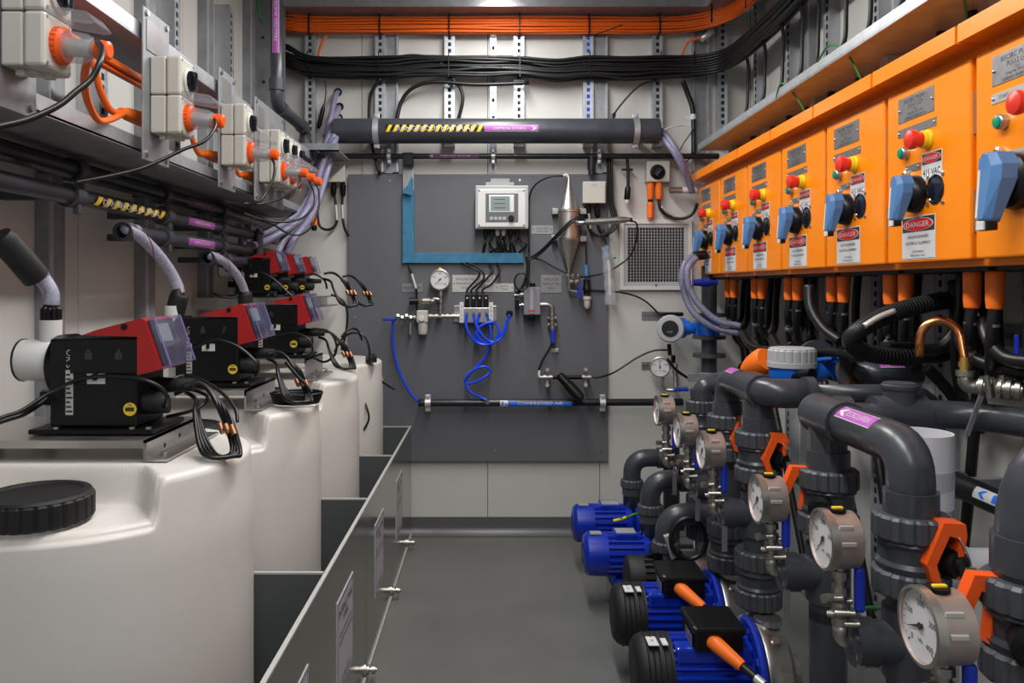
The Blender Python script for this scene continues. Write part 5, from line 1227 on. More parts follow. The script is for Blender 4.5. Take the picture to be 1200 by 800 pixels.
    hd.add(vs, fs); hg = hd.build('isolator_handle', 'blue_sw', t)
    sv = [o + n * q * nn + ud * a * k + ZP * b * k for b, n0, n1 in ((-.046, .80, .985), (.014, .70, .86)) for nn in (n0, n1) for a in (-.0095, -.0055)]
    MB().add(sv, [(0, 1, 3, 2), (4, 6, 7, 5), (0, 4, 5, 1), (2, 3, 7, 6), (0, 2, 6, 4), (1, 5, 7, 3)]).build('handle_stripe', 'white', hg)
    MB().box(o + n * (q * .48) + ud * (-.013 * k) - ZP * .062 * k, o + n * (q * .85) + ud * (.010 * k) - ZP * .050 * k, .002).build('handle_tip', 'blk', hg)
    MB().box(o + n * (q * .70) + ud * (-.0115 * k) - ZP * .0615 * k, o + n * (q * .92) + ud * (.004 * k) - ZP * .050 * k, .001).build('tip_window', 'white', hg)
    MB().lathe(Q(u0 - .032 * k, v0 + .040 * k), n, [(0, .010), (.008, .010), (.010, .006)], 14).build('lock', 'steel', t)
    if not start:
        c = Q(.176, .133)
        w_ = MB().lathe(c, n, [(0, .0275), (.0022, .0275), (.003, .024), (.0015, .022)], 28).build('round_window', 'dark_glass', t)
        mb = MB()
        for a, b in ((-.024, .026), (.024, .026), (-.024, -.026), (.024, -.026)): mb.lathe(c + ud * a + ZP * b, n, [(0, .0045), (.002, .0045), (.003, .002)], 8)
        mb.build('window_bolt', 'steel', t)
    return t
e0 = furnish(0, 'orange control enclosure with 415 VAC label, second from the front and fully in view')
furnish(-1, 'orange control enclosure cut by the frame edge, with START strip and large blue handle', True)
for i, nm in ((1, 'third from the front'), (2, 'fourth from the front'), (3, 'fifth from the front'), (4, 'sixth from the front'), (5, 'last of the row against the back wall')):
    dup(e0, (0, .295 * i, 0), 'orange control enclosure with blue handle, ' + nm)
ORD = {-1: 'frontmost', 0: 'second', 1: 'third', 2: 'fourth', 3: 'fifth', 4: 'sixth', 5: 'seventh'}
# orange boots and black cables below
for i in range(-1, 6):
    Yr = 1.343 + .295 * i
    for k, dy in enumerate((.035, .10)):
        y = Yr + dy; x = .885
        t = thing('booted_cable', 'black cable with an orange boot under the %s orange enclosure, %s of its pair' % (ORD[i], 'near one' if k == 0 else 'far one'), 'cable', (x, y, .84), 'booted cables under the enclosures')
        MB().lathe((x, y, 1.03), (0, 0, -1), [(0, .012), (.004, .0155), (.055, .0150), (.068, .0135), (.07, .0105)], 16).build('boot', 'boot', t)
        b = R.uniform(-.015, .015) + (.02 if k else 0)
        MB().tube([V((x, y, .965)), V((x - .002, y + .006, .91)), V((x + .012, y + .028, .86 + b)), V((x + .045, y + .07, .835 + b)), V((x + .085, y + .12, .86 + b)), V((x + .10, y + .15, .95)), V((x + .11, y + .155, 1.04))], .0105, 10).build('lead', 'cable', t)
        MB().cyl((x - .001, y + .003, .935), (x - .001, y + .0035, .930), .0118, seg=10).cyl((x + .006, y + .018, .878), (x + .008, y + .021, .872), .0118, seg=10).build('cable_tie', 'plate', t)
    for k in range(2):
        y = Yr + .15 + .06 * k
        cable('black_cable', 'plain black cable hanging from the %s orange enclosure beside its booted pair, %s' % (ORD[i], 'near' if k == 0 else 'far'), [V((.93, y, 1.03)), V((.925, y, .95)), V((.93, y + .02, .87)), V((.96, y + .06, .80)), V((1.0, y + .10, .76)), V((1.02, y + .14, .70))], .009, group='plain cables under the enclosures')
# thick corrugated conduit and black box
t = thing('corrugated_conduit', 'thick black corrugated conduit arching under the orange enclosures with a silver marker strip', 'conduit', P(1000, 405, 1.55))
cp = smooth([P(1090, 415, 1.62), P(1050, 418, 1.6), P(1012, 412, 1.58), P(998, 400, 1.56), P(1005, 388, 1.55), P(1030, 373, 1.55), P(1060, 362, 1.56), P(1095, 354, 1.58), P(1125, 350, 1.62)], 10)
MB().tube(cp, .0165, 12, raw=True).build('tube', 'cable', t)
mb = MB()
for i in range(0, len(cp) - 1, 1): mb.tube([cp[i], cp[i].lerp(cp[i + 1], .5)], .0182, 12, raw=True)
g = mb.build('corrugation', 'blk_matt', t); g['kind'] = 'stuff'
MB().tube([q + V((-.004, -.016, .007)) for q in smooth([P(1010, 386, 1.545), P(1028, 375, 1.545), P(1046, 368, 1.545)], 4)], .006, 6, raw=True).build('marker_strip', 'plate_w', t)
single(MB().box(P(1030, 418, 1.64), P(1078, 402, 1.60), .004), 'junction_block', 'blk', 'black block where thick cables meet below the corrugated conduit', 'block')
for i, pts in enumerate(([(1075, 410, 1.6), (1100, 408, 1.6), (1118, 390, 1.6), (1120, 360, 1.62), (1118, 330, 1.64)], [(1070, 415, 1.62), (1105, 418, 1.62), (1130, 395, 1.64), (1133, 350, 1.66), (1133, 325, 1.68)], [(1085, 430, 1.7), (1105, 450, 1.7), (1120, 470, 1.7), (1125, 490, 1.7)], [(1150, 330, 1.5), (1152, 370, 1.45), (1160, 400, 1.4), (1180, 420, 1.36), (1215, 425, 1.3)], [(1120, 330, 1.6), (1122, 380, 1.56), (1132, 410, 1.5), (1160, 428, 1.42), (1215, 440, 1.35)], [(985, 400, 1.8), (965, 385, 1.85), (950, 360, 1.9), (948, 335, 1.92)], [(905, 395, 2.3), (915, 410, 2.2), (940, 415, 2.05), (975, 412, 1.9), (1010, 418, 1.75)], [(870, 390, 2.5), (880, 405, 2.4), (900, 410, 2.3), (930, 405, 2.1)])):
    cable('thick_cable', 'thick black cable ' + ('curving up beside the copper pipe', 'curving up behind the copper pipe to the front boots', 'running down behind the dark header tee', 'sweeping down past the copper pipe to the frame edge', 'sweeping lowest past the copper pipe to the frame edge', 'rising to the third orange enclosure', 'lying low under the middle enclosures', 'lying low under the sixth enclosure')[i], [P(*q) for q in pts], .0125, seg=10)
# copper pipe
t = thing('copper_pipe', 'bent copper pipe with a brass nut ending in a steel elbow below the front enclosures', 'pipe', P(1132, 470, 1.42))
MB().tube(fillet([P(1077, 418, 1.46), P(1079, 385, 1.46), P(1100, 372, 1.45), P(1124, 385, 1.44), P(1130, 420, 1.42), P(1131, 432, 1.42)], .03), .0078, 14, raw=True).build('tube', 'copper', t)
MB().lathe(P(1131, 419, 1.42), (0, 0, -1), [(0, .010), (.008, .010), (.008, .012), (.016, .012), (.016, .0095), (.022, .0095), (.022, .0115), (.030, .0115)], 12).build('brass_nut', 'brass', t)
MB().tube(fillet([P(1131, 437, 1.42), P(1131, 453, 1.42), P(1150, 453, 1.41)], .02), .0125, 14, raw=True).lathe(P(1131, 434, 1.42), (0, 0, -1), [(0, .0155), (.010, .0155)], 14).build('elbow', 'nickel', t)
mb = MB(); fitting(mb, P(1146, 452, 1.41), P(1200, 458, 1.36), .019, 5)
for k in range(5): mb.cyl(P(1156 + k * 9, 440 + (k % 2) * 4, 1.38), P(1160 + k * 9, 466, 1.38), .005, seg=6)
mb.build('valve', 'nickel', t)
MB().box(P(1187, 432, 1.37), P(1196, 392, 1.36), .004).build('handle', 'blue_vinyl', t)
t = thing('name_plate', 'engraved plate on the side wall behind the copper line valve', 'sign', (XR, 1.58, .88))
MB().box((XR - .002, 1.53, .88), (XR, 1.62, .925)).build('plate', 'plate', t)
MB().text('SUPPLY', (XR - .0025, 1.575, .90), -YP, ZP, .012).build('lettering', 'ink', t)
# rail above the enclosures
rail('support_rail', 'galvanised rail running above the orange enclosures', .96, .80, 1.528, .3, 3.03, .022)
for i, y in enumerate((2.95, 2.6, 2.2, 1.8, 1.4)):
    single(MB().box((.90, y - .018, 1.40), (.94, y + .018, 1.53)).box((.955, y - .018, 1.50), (1.0, y + .018, 1.56)), 'rail_bracket', 'galv', 'galvanised bracket between the rail and the hood of the %s orange enclosure' % ('last', 'sixth', 'fourth', 'third', 'second')[i], 'bracket', 'rail brackets')
for i, (y, x) in enumerate(((2.93, .93), (2.75, .92), (2.58, .93), (2.42, .92), (2.30, .93), (2.12, .92), (1.98, .93), (1.82, .92), (1.62, .93), (1.5, .92))):
    t = thing('drop_cable', 'black cable with a tapered gland dropping behind the rail, %s from the back wall' % ('first', 'second', 'third', 'fourth', 'fifth', 'sixth', 'seventh', 'eighth', 'ninth', 'tenth')[i], 'cable', (x, y, 1.45), 'cables dropping to the orange enclosures')
    MB().tube([V((.935, y - .04, 1.87)), V((.955, y - .02, 1.82)), V((.96, y, 1.75)), V((.955, y, 1.66)), V((x, y, 1.60))], .0065, 8).build('lead', 'cable', t)
    MB().lathe((x, y, 1.63), (0, 0, -1), [(0, .007), (.02, .012), (.06, .014), (.085, .014), (.086, .017), (.10, .017)], 12).cyl((x, y, 1.54), (x, y, 1.42), .010, seg=10).build('gland', 'blk', t)
for i, pts in enumerate(([V((.80, 2.2, 1.53)), V((.80, 2.16, 1.56)), V((.82, 2.12, 1.52)), V((.84, 2.1, 1.47))], [V((.80, 1.92, 1.55)), V((.80, 1.85, 1.57)), V((.82, 1.80, 1.53)), V((.84, 1.78, 1.47))], [V((.84, 1.4, 1.68)), V((.85, 1.42, 1.6)), V((.87, 1.44, 1.52)), V((.88, 1.45, 1.46))])):
    cable('earth_lead', 'green earth lead running to the hood of the %s orange enclosure' % ('fourth', 'third', 'second')[i], pts, .0024, 'green')
cable('earth_lead', 'green earth lead crossing low between the dark columns', [P(1108, 712, 1.3), P(1060, 714, 1.35), P(1020, 712, 1.5), P(990, 718, 1.6)], .004, 'green')
cable('earth_lead', 'green earth lead between the third and fourth dark columns', [P(925, 567, 1.9), P(938, 562, 1.9), P(950, 560, 1.9)], .004, 'green')
for i, (px, y) in enumerate(((855, 245), (0, 0))):
    if px: pass
# hoses around the corner
hose('braided_hose', 'purple-grey hose bowing out from under the last orange enclosure to the blue transmitter', [P(812, 300, 2.95), P(803, 308, 2.93), P(799, 325, 2.92), P(804, 350, 2.92), P(816, 370, 2.9), P(838, 384, 2.88), P(866, 390, 2.85)], .012, turns=30)
hose('braided_hose', 'second purple-grey hose following just inside the bowed one', [P(816, 302, 2.93), P(806, 315, 2.91), P(808, 338, 2.90), P(822, 360, 2.88), P(842, 376, 2.86), P(868, 382, 2.84)], .012, turns=30)
single(MB().lathe(P(812, 300, 2.95), (1, .1, .1), [(0, .013), (.01, .018), (.05, .018), (.055, .012)], 14), 'hose_connector', 'blk', 'black connector on the hose under the last orange enclosure', 'connector')
single(MB().lathe(P(812, 331, 2.9), (1, 0, 0), [(0, .012), (.03, .014), (.032, .017), (.06, .017), (.062, .011), (.09, .011)], 14), 'hose_connector', 'blue_deep', 'blue hose connector below the last orange enclosure', 'connector')
# ------------------------------------------------------------------ dark pipework
CX = .61; r_p = .0325
def nut(mb, c, z, h=.036, r=.0525, n=18): return mb.gear((c[0], c[1], z - h / 2), ZP, h, r, n, .003)
def column(y, label, sc=1., handle=True, top=.77, xo=CX, lower=True, hside=1):
    t = thing('valve_column', label, 'valve', (xo, y, 0), 'dark valve columns')
    x = xo; c = (x, y); r = r_p * sc; rn = .0525 * sc
    mb = MB().cyl((x, y, .69), (x, y, top), r, seg=28).cyl((x, y, .668), (x, y, .705), r + .005, seg=28)
    mb.cyl((x, y, .40), (x, y, .57), r, seg=28).build('riser_pipe', 'pvc', t)
    for z in (.655, .575) + ((.382, .295) if lower else ()): nut(MB(), c, z, .036 if z > .5 else .04, rn).build('union_nut', 'pvc_nut', t)
    b = MB().lathe((x, y, .590), ZP, [(0, rn * .86), (.012, rn * .92), (.018, rn * .84), (.038, rn * .84), (.044, rn * .92), (.05, rn * .86)], 28).build('valve_body', 'pvc', t)
    MB().lathe((x + .02 * hside, y - .02, .615), V((.5 * hside, -1, 0)), [(0, .02), (.040, .02), (.042, .014), (.048, .014)], 16).build('valve_stem', 'blk', t)
    if lower:
        MB().lathe((x, y, .31), ZP, [(0, rn * .86), (.01, rn * .92), (.016, rn * .84), (.036, rn * .84), (.042, rn * .92), (.052, rn * .86)], 28).build('check_valve', 'pvc', t)
        MB().cyl((x, y, .22), (x, y, .30), r * .8, seg=24).build('neck_pipe', 'steel', t)
    else: MB().cyl((x, y, 0.0), (x, y, .42), r, seg=28).lathe((x, y, 0), ZP, [(0, .07), (.012, .07)], 24).build('lower_pipe', 'pvc', t)
    # branch tee towards the aisle
    g = MB().cyl((x, y, .435), (x, y, .535), r + .006, seg=28).cyl((x - .085 * sc, y, .485), (x, y, .485), r * .95, seg=24).lathe((x - .086 * sc, y, .485), XP, [(0, r * .80), (0.0, r * 1.06), (.03, r * 1.06), (.03, r * .9)], 24).build('branch_tee', 'pvc', t)
    MB().lathe((x - .090 * sc, y, .485), XP, [(0, .012), (.004, .020), (.008, .020)], 8).build('reducer', 'pvc_nut', t)
    if handle:
        hx = x + .026 if hside > 0 else x - .052; hy = y - .060 if hside > 0 else y - .0
        pol = [(-.026, -.028), (-.036, .0), (-.012, .058), (.018, .056), (.020, .040), (.010, -.02), (.004, -.02), (.010, .036), (-.004, .040), (-.022, .0), (-.014, -.030)]
        hd = MB().prism(pol, (hx, hy, .617), XP, ZP, (0, .030 if hside > 0 else .018, 0)).build('handle', 'handle_o', t)
        MB().tube([V((hx + .008, hy + .0, .655)), V((hx + .014, hy - .006, .64)), V((hx + .022, hy - .004, .622)), V((hx + .024, hy, .612))], .0012, 6).build('tag_wire', 'steel', t)
        MB().box((hx + .014, hy - .004, .575), (hx + .030, hy - .002, .615)).build('metal_tag', 'plate', t)
    return t
cols = [(1.14, 'thick dark valve column with a large orange handle under the purple-labelled bend', 1.0), (1.42, 'dark valve column just behind the purple-labelled bend', 1.0), (1.79, 'dark valve column under the wide elbow, with a clear orange handle', 1.0), (2.02, 'dark valve column under the far end of the first header', 1.0), (2.27, 'dark valve column with a small elbow beside the wall', .85), (.885, 'dark valve column at the frame edge beside the largest gauge', 1.0)]
for y, lb, sc in cols:
    column(y, lb, sc, handle=y < 2.1, top=(.695 if y > 2.1 else .755 if y in (1.42, 1.79) else .70), lower=y > 1.5, hside=-1 if y in (1.42, .885) else 1)
# headers
def header(label, pts, r, parts=(), fr=.06, name='header_pipe', sockets=()):
    t = thing(name, label, 'pipe', pts[0])
    MB().tube(fillet(pts, fr, 8), r, 24, raw=True).build('tube', 'pvc', t)
    for a, b in sockets:
        MB().lathe(a, V(b) - V(a), [(0, r + .0005), (0.0, r + .005), ((V(b) - V(a)).length, r + .005), ((V(b) - V(a)).length, r + .0005)], 24).build('socket', 'pvc', t)
    for (p0, d, n, u0, u1, hh, txt, ar) in parts: sleeve(t, p0, d, n, r, u0, u1, hh, 'purple', txt, ar)
    return t
Z1 = .765
header('dark header pipe linking the two front columns with a purple flow label', [(CX, 1.14, .66), (CX, 1.14, Z1), (CX, 1.42, Z1)], r_p, (((CX, 1.42, Z1), -YP, V((-.75, -.2, 1)), .085, .205, .026, 'RECIRCULATION', -1),), .075, sockets=(((CX, 1.345, Z1), (CX, 1.465, Z1)),))
hd_ = header('dark header pipe branching away from the second column towards the wall with a capped tee', [(CX, 1.42, Z1), (CX, 1.45, Z1), (CX + .045, 1.45, Z1)], r_p * .9, (), .04, sockets=(((CX + .02, 1.45, Z1), (CX + .052, 1.45, Z1)), ((.705, 1.45, Z1), (.80, 1.45, Z1))))
MB().cyl((CX + .04, 1.45, Z1), (.71, 1.45, Z1), .020, seg=20).build('reduced_tube', 'pvc', hd_)
MB().tube(fillet([(.71, 1.45, Z1), (.86, 1.45, Z1), (.93, 1.36, Z1), (.93, .5, Z1)], .06, 8), .0255, 24, raw=True).build('wall_run', 'pvc', hd_)
t = thing('capped_tee', 'dark upright tee stub with a ringed cap on the header near the white pipe', 'pipe fitting', (.755, 1.45, .79))
MB().cyl((.755, 1.45, Z1), (.755, 1.45, .815), .029, seg=24).build('stub', 'pvc', t)
MB().lathe((.755, 1.45, .810), ZP, [(0, .030), (.003, .032), (.009, .032), (.011, .029), (.013, .029), (.014, .025)], 28).build('cap', 'pvc_nut', t)
MB().box((.85, 1.385, .735), (.858, 1.389, .81), rot=Matrix.Rotation(.35, 3, 'Y')).build('metal_tag', 'plate', t)
hd_ = header('dark header pipe over the third and fourth columns with a pink label piece', [(CX, 2.02, .66), (CX, 2.02, Z1), (CX, 1.73, Z1), (CX + .10, 1.73, Z1)], r_p, (((CX, 2.0, Z1), -YP, V((-.5, 0, 1)), .03, .09, .02, None, 0),), .07, sockets=(((CX, 1.84, Z1), (CX, 1.76, Z1)), ((CX + .08, 1.73, Z1), (CX + .10, 1.73, Z1))))
MB().tube(fillet([(CX + .095, 1.73, Z1), (.98, 1.73, Z1), (.98, 1.73, .5)], .07), .0205, 20, raw=True).build('wall_run', 'pvc', hd_)
header('small dark elbow pipe over the fifth column running to the wall', [(CX, 2.27, .66), (CX, 2.27, .715), (.9, 2.27, .715)], .026, (), .05, sockets=(((CX + .04, 2.27, .715), (CX + .07, 2.27, .715)),))
header('large dark elbow cut by the frame edge above the largest gauge', [(CX, .885, .62), (CX, .885, .815), (.9, .885, .815), (1.0, .885, .815)], .036, (), .09, name='elbow_pipe', sockets=(((CX, .885, .68), (CX, .885, .72)),))
# suction pipes of the rear pumps
for y, zt, lb, x in ((2.78, .395, 'dark pipe bend rising from the far blue motor pump', .50), (2.46, .395, 'dark pipe bend rising from the second blue motor pump', .50), (2.24, .352, 'low dark pipe bend over the black motor', .50)):
    t = thing('pump_riser', lb, 'pipe', (x, y, .2), 'bends from the rear pumps')
    MB().tube(fillet([(x, y, .205), (x, y, zt), (CX + .03, y, zt)], .06, 8), .031, 24, raw=True).build('tube', 'pvc', t)
    MB().gear((x, y, zt - .105), ZP, .03, .040, 16, .0025).cyl((x, y, zt - .13), (x, y, zt - .105), .034, seg=24).build('union_nut', 'pvc_nut', t)
    MB().cyl((CX - .02, y, zt), (CX + .02, y, zt), .036, seg=24).build('socket', 'pvc_nut', t)
for y, nm in ((2.78, 'behind the far blue motor pump'),):
    t = thing('rear_column', 'dark vertical pipe ' + nm, 'pipe', (CX + .03, y, 0))
    MB().cyl((CX + .03, y, 0), (CX + .03, y, .44), .029, seg=20).build('tube', 'pvc_blk', t)
# blue flow meter
t = thing('flow_meter', 'blue electromagnetic flow meter with a pale grey screw cap on the header', 'flow meter', (.75, 1.9, .76))
c = V((.756, 1.97, .766))
MB().lathe(c, ZP, [(0, .052), (.005, .055), (.028, .055), (.03, .057), (.034, .057)], 32).build('housing', 'blue_flow', t)
MB().gear(c + V((0, 0, .034)), ZP, .045, .0585, 20, .002).lathe(c + V((0, 0, .034)), ZP, [(0, .060), (.012, .060), (.013, .058)], 36).lathe(c + V((0, 0, .079)), ZP, [(0, .056), (.003, .052), (.003, 0)], 32, caps=False).build('screw_cap', 'grey_lt', t)
FX, FZ = .88, .80
MB().cyl((FX, 2.14, FZ), (FX, 1.87, FZ), .032, seg=24).lathe((FX, 1.95, FZ), YP, [(0, .040), (.07, .040)], 24).cyl(c + V((.03, .0, .014)), (FX, 1.985, FZ), .024, seg=18).build('meter_tube', 'blue_flow', t)
for i, y in enumerate((2.12, 1.87)):
    MB().lathe((FX, y - .008, FZ), YP, [(0, .056), (.016, .056)], 32).build('flange', 'pvc_nut', t)
for a in (PI / 4, 3 * PI / 4, 5 * PI / 4, 7 * PI / 4):
    x, z = FX + .044 * math.cos(a), FZ + .044 * math.sin(a); MB().cyl((x, 2.14, z), (x, 1.845, z), .004, seg=8).cyl((x, 1.845, z), (x, 1.86, z), .010, seg=6).build('flange_bolt', 'copper', t)
MB().tube(fillet([(FX, 1.862, FZ), (FX, 1.815, FZ), (.99, 1.815, FZ)], .03), .027, 24, raw=True).build('outlet_pipe', 'pvc', t)
sleeve(t, (FX - .01, 1.815, FZ), XP, V((0, -.6, 1)), .0275, .02, .08, .024, 'purple', None, -1)
MB().lathe(c + V((-.01, -.045, .01)), V((.4, -1, .3)), [(0, .013), (.02, .016), (.06, .014)], 14).build('cable_gland', 'blk', t)
t = thing('orange_hose_end', 'orange bell-shaped fitting with a black collar beside the blue flow meter', 'fitting', P(880, 440, 2.1))
a = P(865, 440, 2.15); b = P(897, 422, 2.05)
MB().lathe(a, b - a, [(0, .018), (.03, .022), (.035, .026)], 16).build('collar', 'blk', t)
MB().lathe(a.lerp(b, .35), b - a, [(0, .022), (.03, .032), (.07, .036), (.085, .030)], 18).build('bell', 'boot', t)
# white open pipe
t = thing('white_pipe', 'white open-topped vertical pipe standing behind the front dark column', 'pipe', (.71, 1.30, 0))
MB().lathe((.71, 1.30, .64), ZP, [(0, .0505), (.12, .0505), (.12, .046), (.03, .046), (.029, 0)], 32, caps=False).lathe((.71, 1.30, .30), ZP, [(0, .030), (.27, .030), (.30, .045), (.34, .046), (.345, .0505)], 28).build('tube', 'white_pipe', t)
MB().lathe((.71, 1.30, .672), ZP, [(0, .051), (.030, .051)], 32).build('band', 'grey_lt', t)
MB().cyl((.71, 1.30, 0), (.71, 1.30, .45), .033, seg=24).cyl((.71, 1.30, .537), (.90, 1.30, .537), .030, seg=24).lathe((.735, 1.30, .537), XP, [(0, .036), (.05, .036)], 24).build('lower_pipe', 'white_pipe', t)
# black pipe with blue label near wall
t = thing('labelled_pipe', 'black pipe along the wall with a blue and white arrow label', 'pipe', (.92, 1.57, .61))
MB().cyl((.92, 1.62, .61), (.92, .4, .61), .024, seg=24).build('tube', 'pvc_blk', t)
q0 = V((.92, 1.62, .61)); nn = V((-.9, 0, .45)).normalized()
g = MB().band(q0, -YP, nn, .0248, .16, .42, -.45, .45).build('label', 'paper', t)
mb = MB().band(q0, -YP, nn, .0253, .215, .42, -.32, .32).band(q0, -YP, nn, .0253, .18, .19, -.32, 0, skew=-.012).band(q0, -YP, nn, .0253, .18, .19, 0, .32, skew=.012)
mb.build('arrow', 'label_blue', g)
clamp(t, (.92, 1.56, .61), YP, .024, .025, 'galv', ears=False)
MB().box((.93, 1.55, .60), (XR - .03, 1.57, .62)).build('standoff', 'galv', t)
# aisle gauges
GY = [(.885, 'largest-looking steel pressure gauge on the lowest valve at the frame corner', .618, 2.75), (1.14, 'steel pressure gauge second from the front in the aisle row', .634, 2.45), (1.42, 'steel pressure gauge third from the front in the aisle row', .617, 2.45), (1.79, 'steel pressure gauge fourth from the front, beside a raised blue handle', .628, 2.45), (2.02, 'steel pressure gauge fifth from the front in the aisle row', .631, 2.45), (2.27, 'smallest-looking steel pressure gauge at the back of the aisle row', .643, 2.45)]
for i, (y, lb, z, hnd) in enumerate(GY):
    gx = .480 if i else .482
    u = ZP.cross(V((-1, 0, 0))).normalized()
    g = gauge('pressure_gauge', lb, (gx, y, z), (-1, 0, 0), .0435, .048, 'gauge_case', hand=-(PI - .35) if i == 0 else -2.3, nums=('0', '100', '200', '300', '400'), group='aisle pressure gauges')
    MB().cyl((gx + .022, y, z + .040), (gx + .022, y, z + .0445), .013, seg=16).build('rubber_plug', 'blk', g)
    MB().box((gx + .014, y - .006, z + .0445), (gx + .030, y + .0, z + .048), .001).build('plug_tab', 'yel', g)
    mb = MB()
    for a in (.9, 1.45): mb.box((gx + .012, y - math.sin(a) * .0418 - .002, z + math.cos(a) * .0418 - .003), (gx + .032, y - math.sin(a) * .0418 + .002, z + math.cos(a) * .0418 + .003), .001)
    mb.build('relief_slot', 'plate_w', g)
    zz = z - .04; sx = gx + .028
    st = MB(); fitting(st, (sx, y, zz), (sx, y, .505), .013, 4)
    st.tube(fillet([(sx, y, .512), (sx, y, .487), (sx + .03, y, .487)], .015), .011, 12, raw=True).lathe((sx + .028, y, .487), XP, [(0, .010), (.003, .016), (.012, .016)], 8)
    st.cyl((sx, y, .55), (sx - .03, y - .012, .552), .007, seg=8)
    for k in range(8):
        a = k * 2.4; q = V((sx + .012 * math.cos(a), y + .012 * math.sin(a), .515 + .009 * (k % 5))); st.cyl(q - V((.009, .004, 0)), q + V((.010, -.010, .002)), .0048, seg=6)
    st.build('needle_valve', 'nickel', g)
    hh = z - .055 if i in (1, 2, 0) else z - .045
    yy = y - .018
    MB().box((sx + .012, yy - .007, .535), (sx + .026, yy + .007, .600) if i != 0 else (sx + .026, yy + .007, .585), .005).build('valve_handle', 'blue_vinyl', g)
    MB().tube([V((sx + .02, y - .016, .487)), V((sx + .024, y - .024, .475)), V((sx + .022, y - .024, .465)), V((sx + .016, y - .018, .468)), V((sx + .018, y - .016, .482))], .0009, 5).build('tag_ring', 'steel', g)
    MB().box((sx + .012, y - .0255, .405), (sx + .024, y - .0243, .463)).build('metal_tag', 'plate', g)
for i, (px, py, Y, nm) in enumerate(((712 + 0, 0, 0, ''),)): pass
# ------------------------------------------------------------------ pumps on the floor
def finned(mb, x0, x1, c, r, n=22, dep=.010, a0=-PI, a1=PI):
    d = XP; _, a, b = frame(d)
    N = n * 4; vs = []
    for x in (x0, x1):
        for j in range(N):
            th = 2 * PI * j / N; rr = r if j % 4 in (0, 1) else r - dep
            vs.append(V((x, c.y, c.z)) + (a * math.cos(th) + b * math.sin(th)) * rr)
    fs = [(j, (j + 1) % N, N + (j + 1) % N, N + j) for j in range(N)] + [tuple(range(N))[::-1], tuple(range(N, 2 * N))]
    return mb.add(vs, fs)
def volute(t, x, y, zc, r, xo=CX):
    MB().lathe((x, y, zc), XP, [(0, r * .80), (.004, r * .98), (.012, r * 1.0), (.03, r * .96), (.055, r * .90), (.068, r * .75), (.075, r * .40), (.095, r * .36)], 36).build('pump_casing', 'steel', t)
    mb = MB().cyl((xo, y, zc), (xo, y, zc + r * 1.05), .024, seg=20).lathe((xo, y, zc + r * .95), ZP, [(0, .03), (.012, .03)], 20)
    mb.build('outlet_neck', 'steel', t)
    for k in range(4): a = k * PI / 2 + .6; MB().cyl((x + .03, y + r * .97 * math.cos(a), zc + r * .97 * math.sin(a)), (x + .03, y + r * 1.03 * math.cos(a), zc + r * 1.03 * math.sin(a)), .009, seg=6).build('drain_plug', 'steel', t)
def small_motor(y, label):
    zc = .165; c = V((0, y, zc)); t = thing('motor_pump', label, 'pump', (.4, y, 0), 'small blue motor pumps')
    MB().lathe((.288, y, zc), XP, [(0, .040), (.004, .056), (.014, .065), (.05, .067), (.075, .067)], 32).build('fan_cover', 'blue_motor', t)
    mb = MB()
    for k in range(12):
        a = 2 * PI * k / 12; mb.box((.2875, y + math.cos(a) * .025 - .002, zc + math.sin(a) * .025 - .008), (.2885, y + math.cos(a) * .025 + .002, zc + math.sin(a) * .025 + .008))
    mb.build('fan_slot', 'slot', t)
    finned(MB(), .362, .475, c, .066, 20, .009).build('finned_body', 'blue_motor', t)
    MB().lathe((.472, y, zc), XP, [(0, .066), (.02, .064), (.03, .050), (.034, .070), (.044, .070), (.046, .04)], 32).build('end_bell', 'blue_motor', t)
    MB().box((.385, y - .035, zc + .05), (.455, y + .035, zc + .072), .004).build('terminal_box', 'blue_motor', t)
    MB().box((.31, y - .022, zc + .0655), (.345, y + .010, zc + .068)).build('rating_plate', 'plate_w', t); MB().box((.39, y - .028, zc + .072), (.45, y + .02, zc + .0735)).build('rating_plate', 'plate_w', t)
    MB().box((.375, y - .05, .085), (.46, y + .05, .100), .003).cyl((.38, y - .045, .1), (.38, y - .045, .112), .006).build('foot', 'blue_motor', t)
    MB().box((.37, y - .06, .078), (.56, y + .06, .085)).box((.37, y - .06, .02), (.374, y + .06, .085)).build('pedestal', 'steel', t)
    for yy in (y - .045, y + .045): MB().lathe((.40, yy, .0), ZP, [(0, .022), (.01, .022), (.012, .012), (.078, .010)], 14).build('leg', 'blk', t)
    for yy in (y - .045, y + .045): MB().lathe((.545, yy, .0), ZP, [(0, .022), (.01, .022), (.012, .012), (.078, .010)], 14).build('leg', 'blk', t)
    MB().lathe((.518, y, zc), XP, [(0, .060), (.01, .062), (.05, .058), (.06, .03)], 28).cyl((.50, y, zc), (.50, y, zc + .001), .03).build('pump_casing', 'steel', t)
    MB().cyl((.545, y, zc), (.68, y, zc), .028, seg=20).build('suction_pipe', 'pvc_blk', t)
    return t
m1 = small_motor(2.78, 'small blue finned motor pump with an earth lead by the back wall')
dup(m1, (0, -.32, 0), 'small blue finned motor pump standing on a steel pedestal, second from the back wall')
t = thing('earth_lead', 'green and yellow earth lead on the far blue motor', 'lead', (.47, 2.72, .2))
MB().tube([P(722, 609, 2.70), P(735, 606, 2.68), P(745, 602, 2.68), P(757, 602, 2.70)], .0045, 8).build('lead', 'green', t)
MB().tube([P(719, 610, 2.70), P(728, 608, 2.69), P(734, 606, 2.68)], .0050, 8).build('yellow_part', 'yel_btn', t)
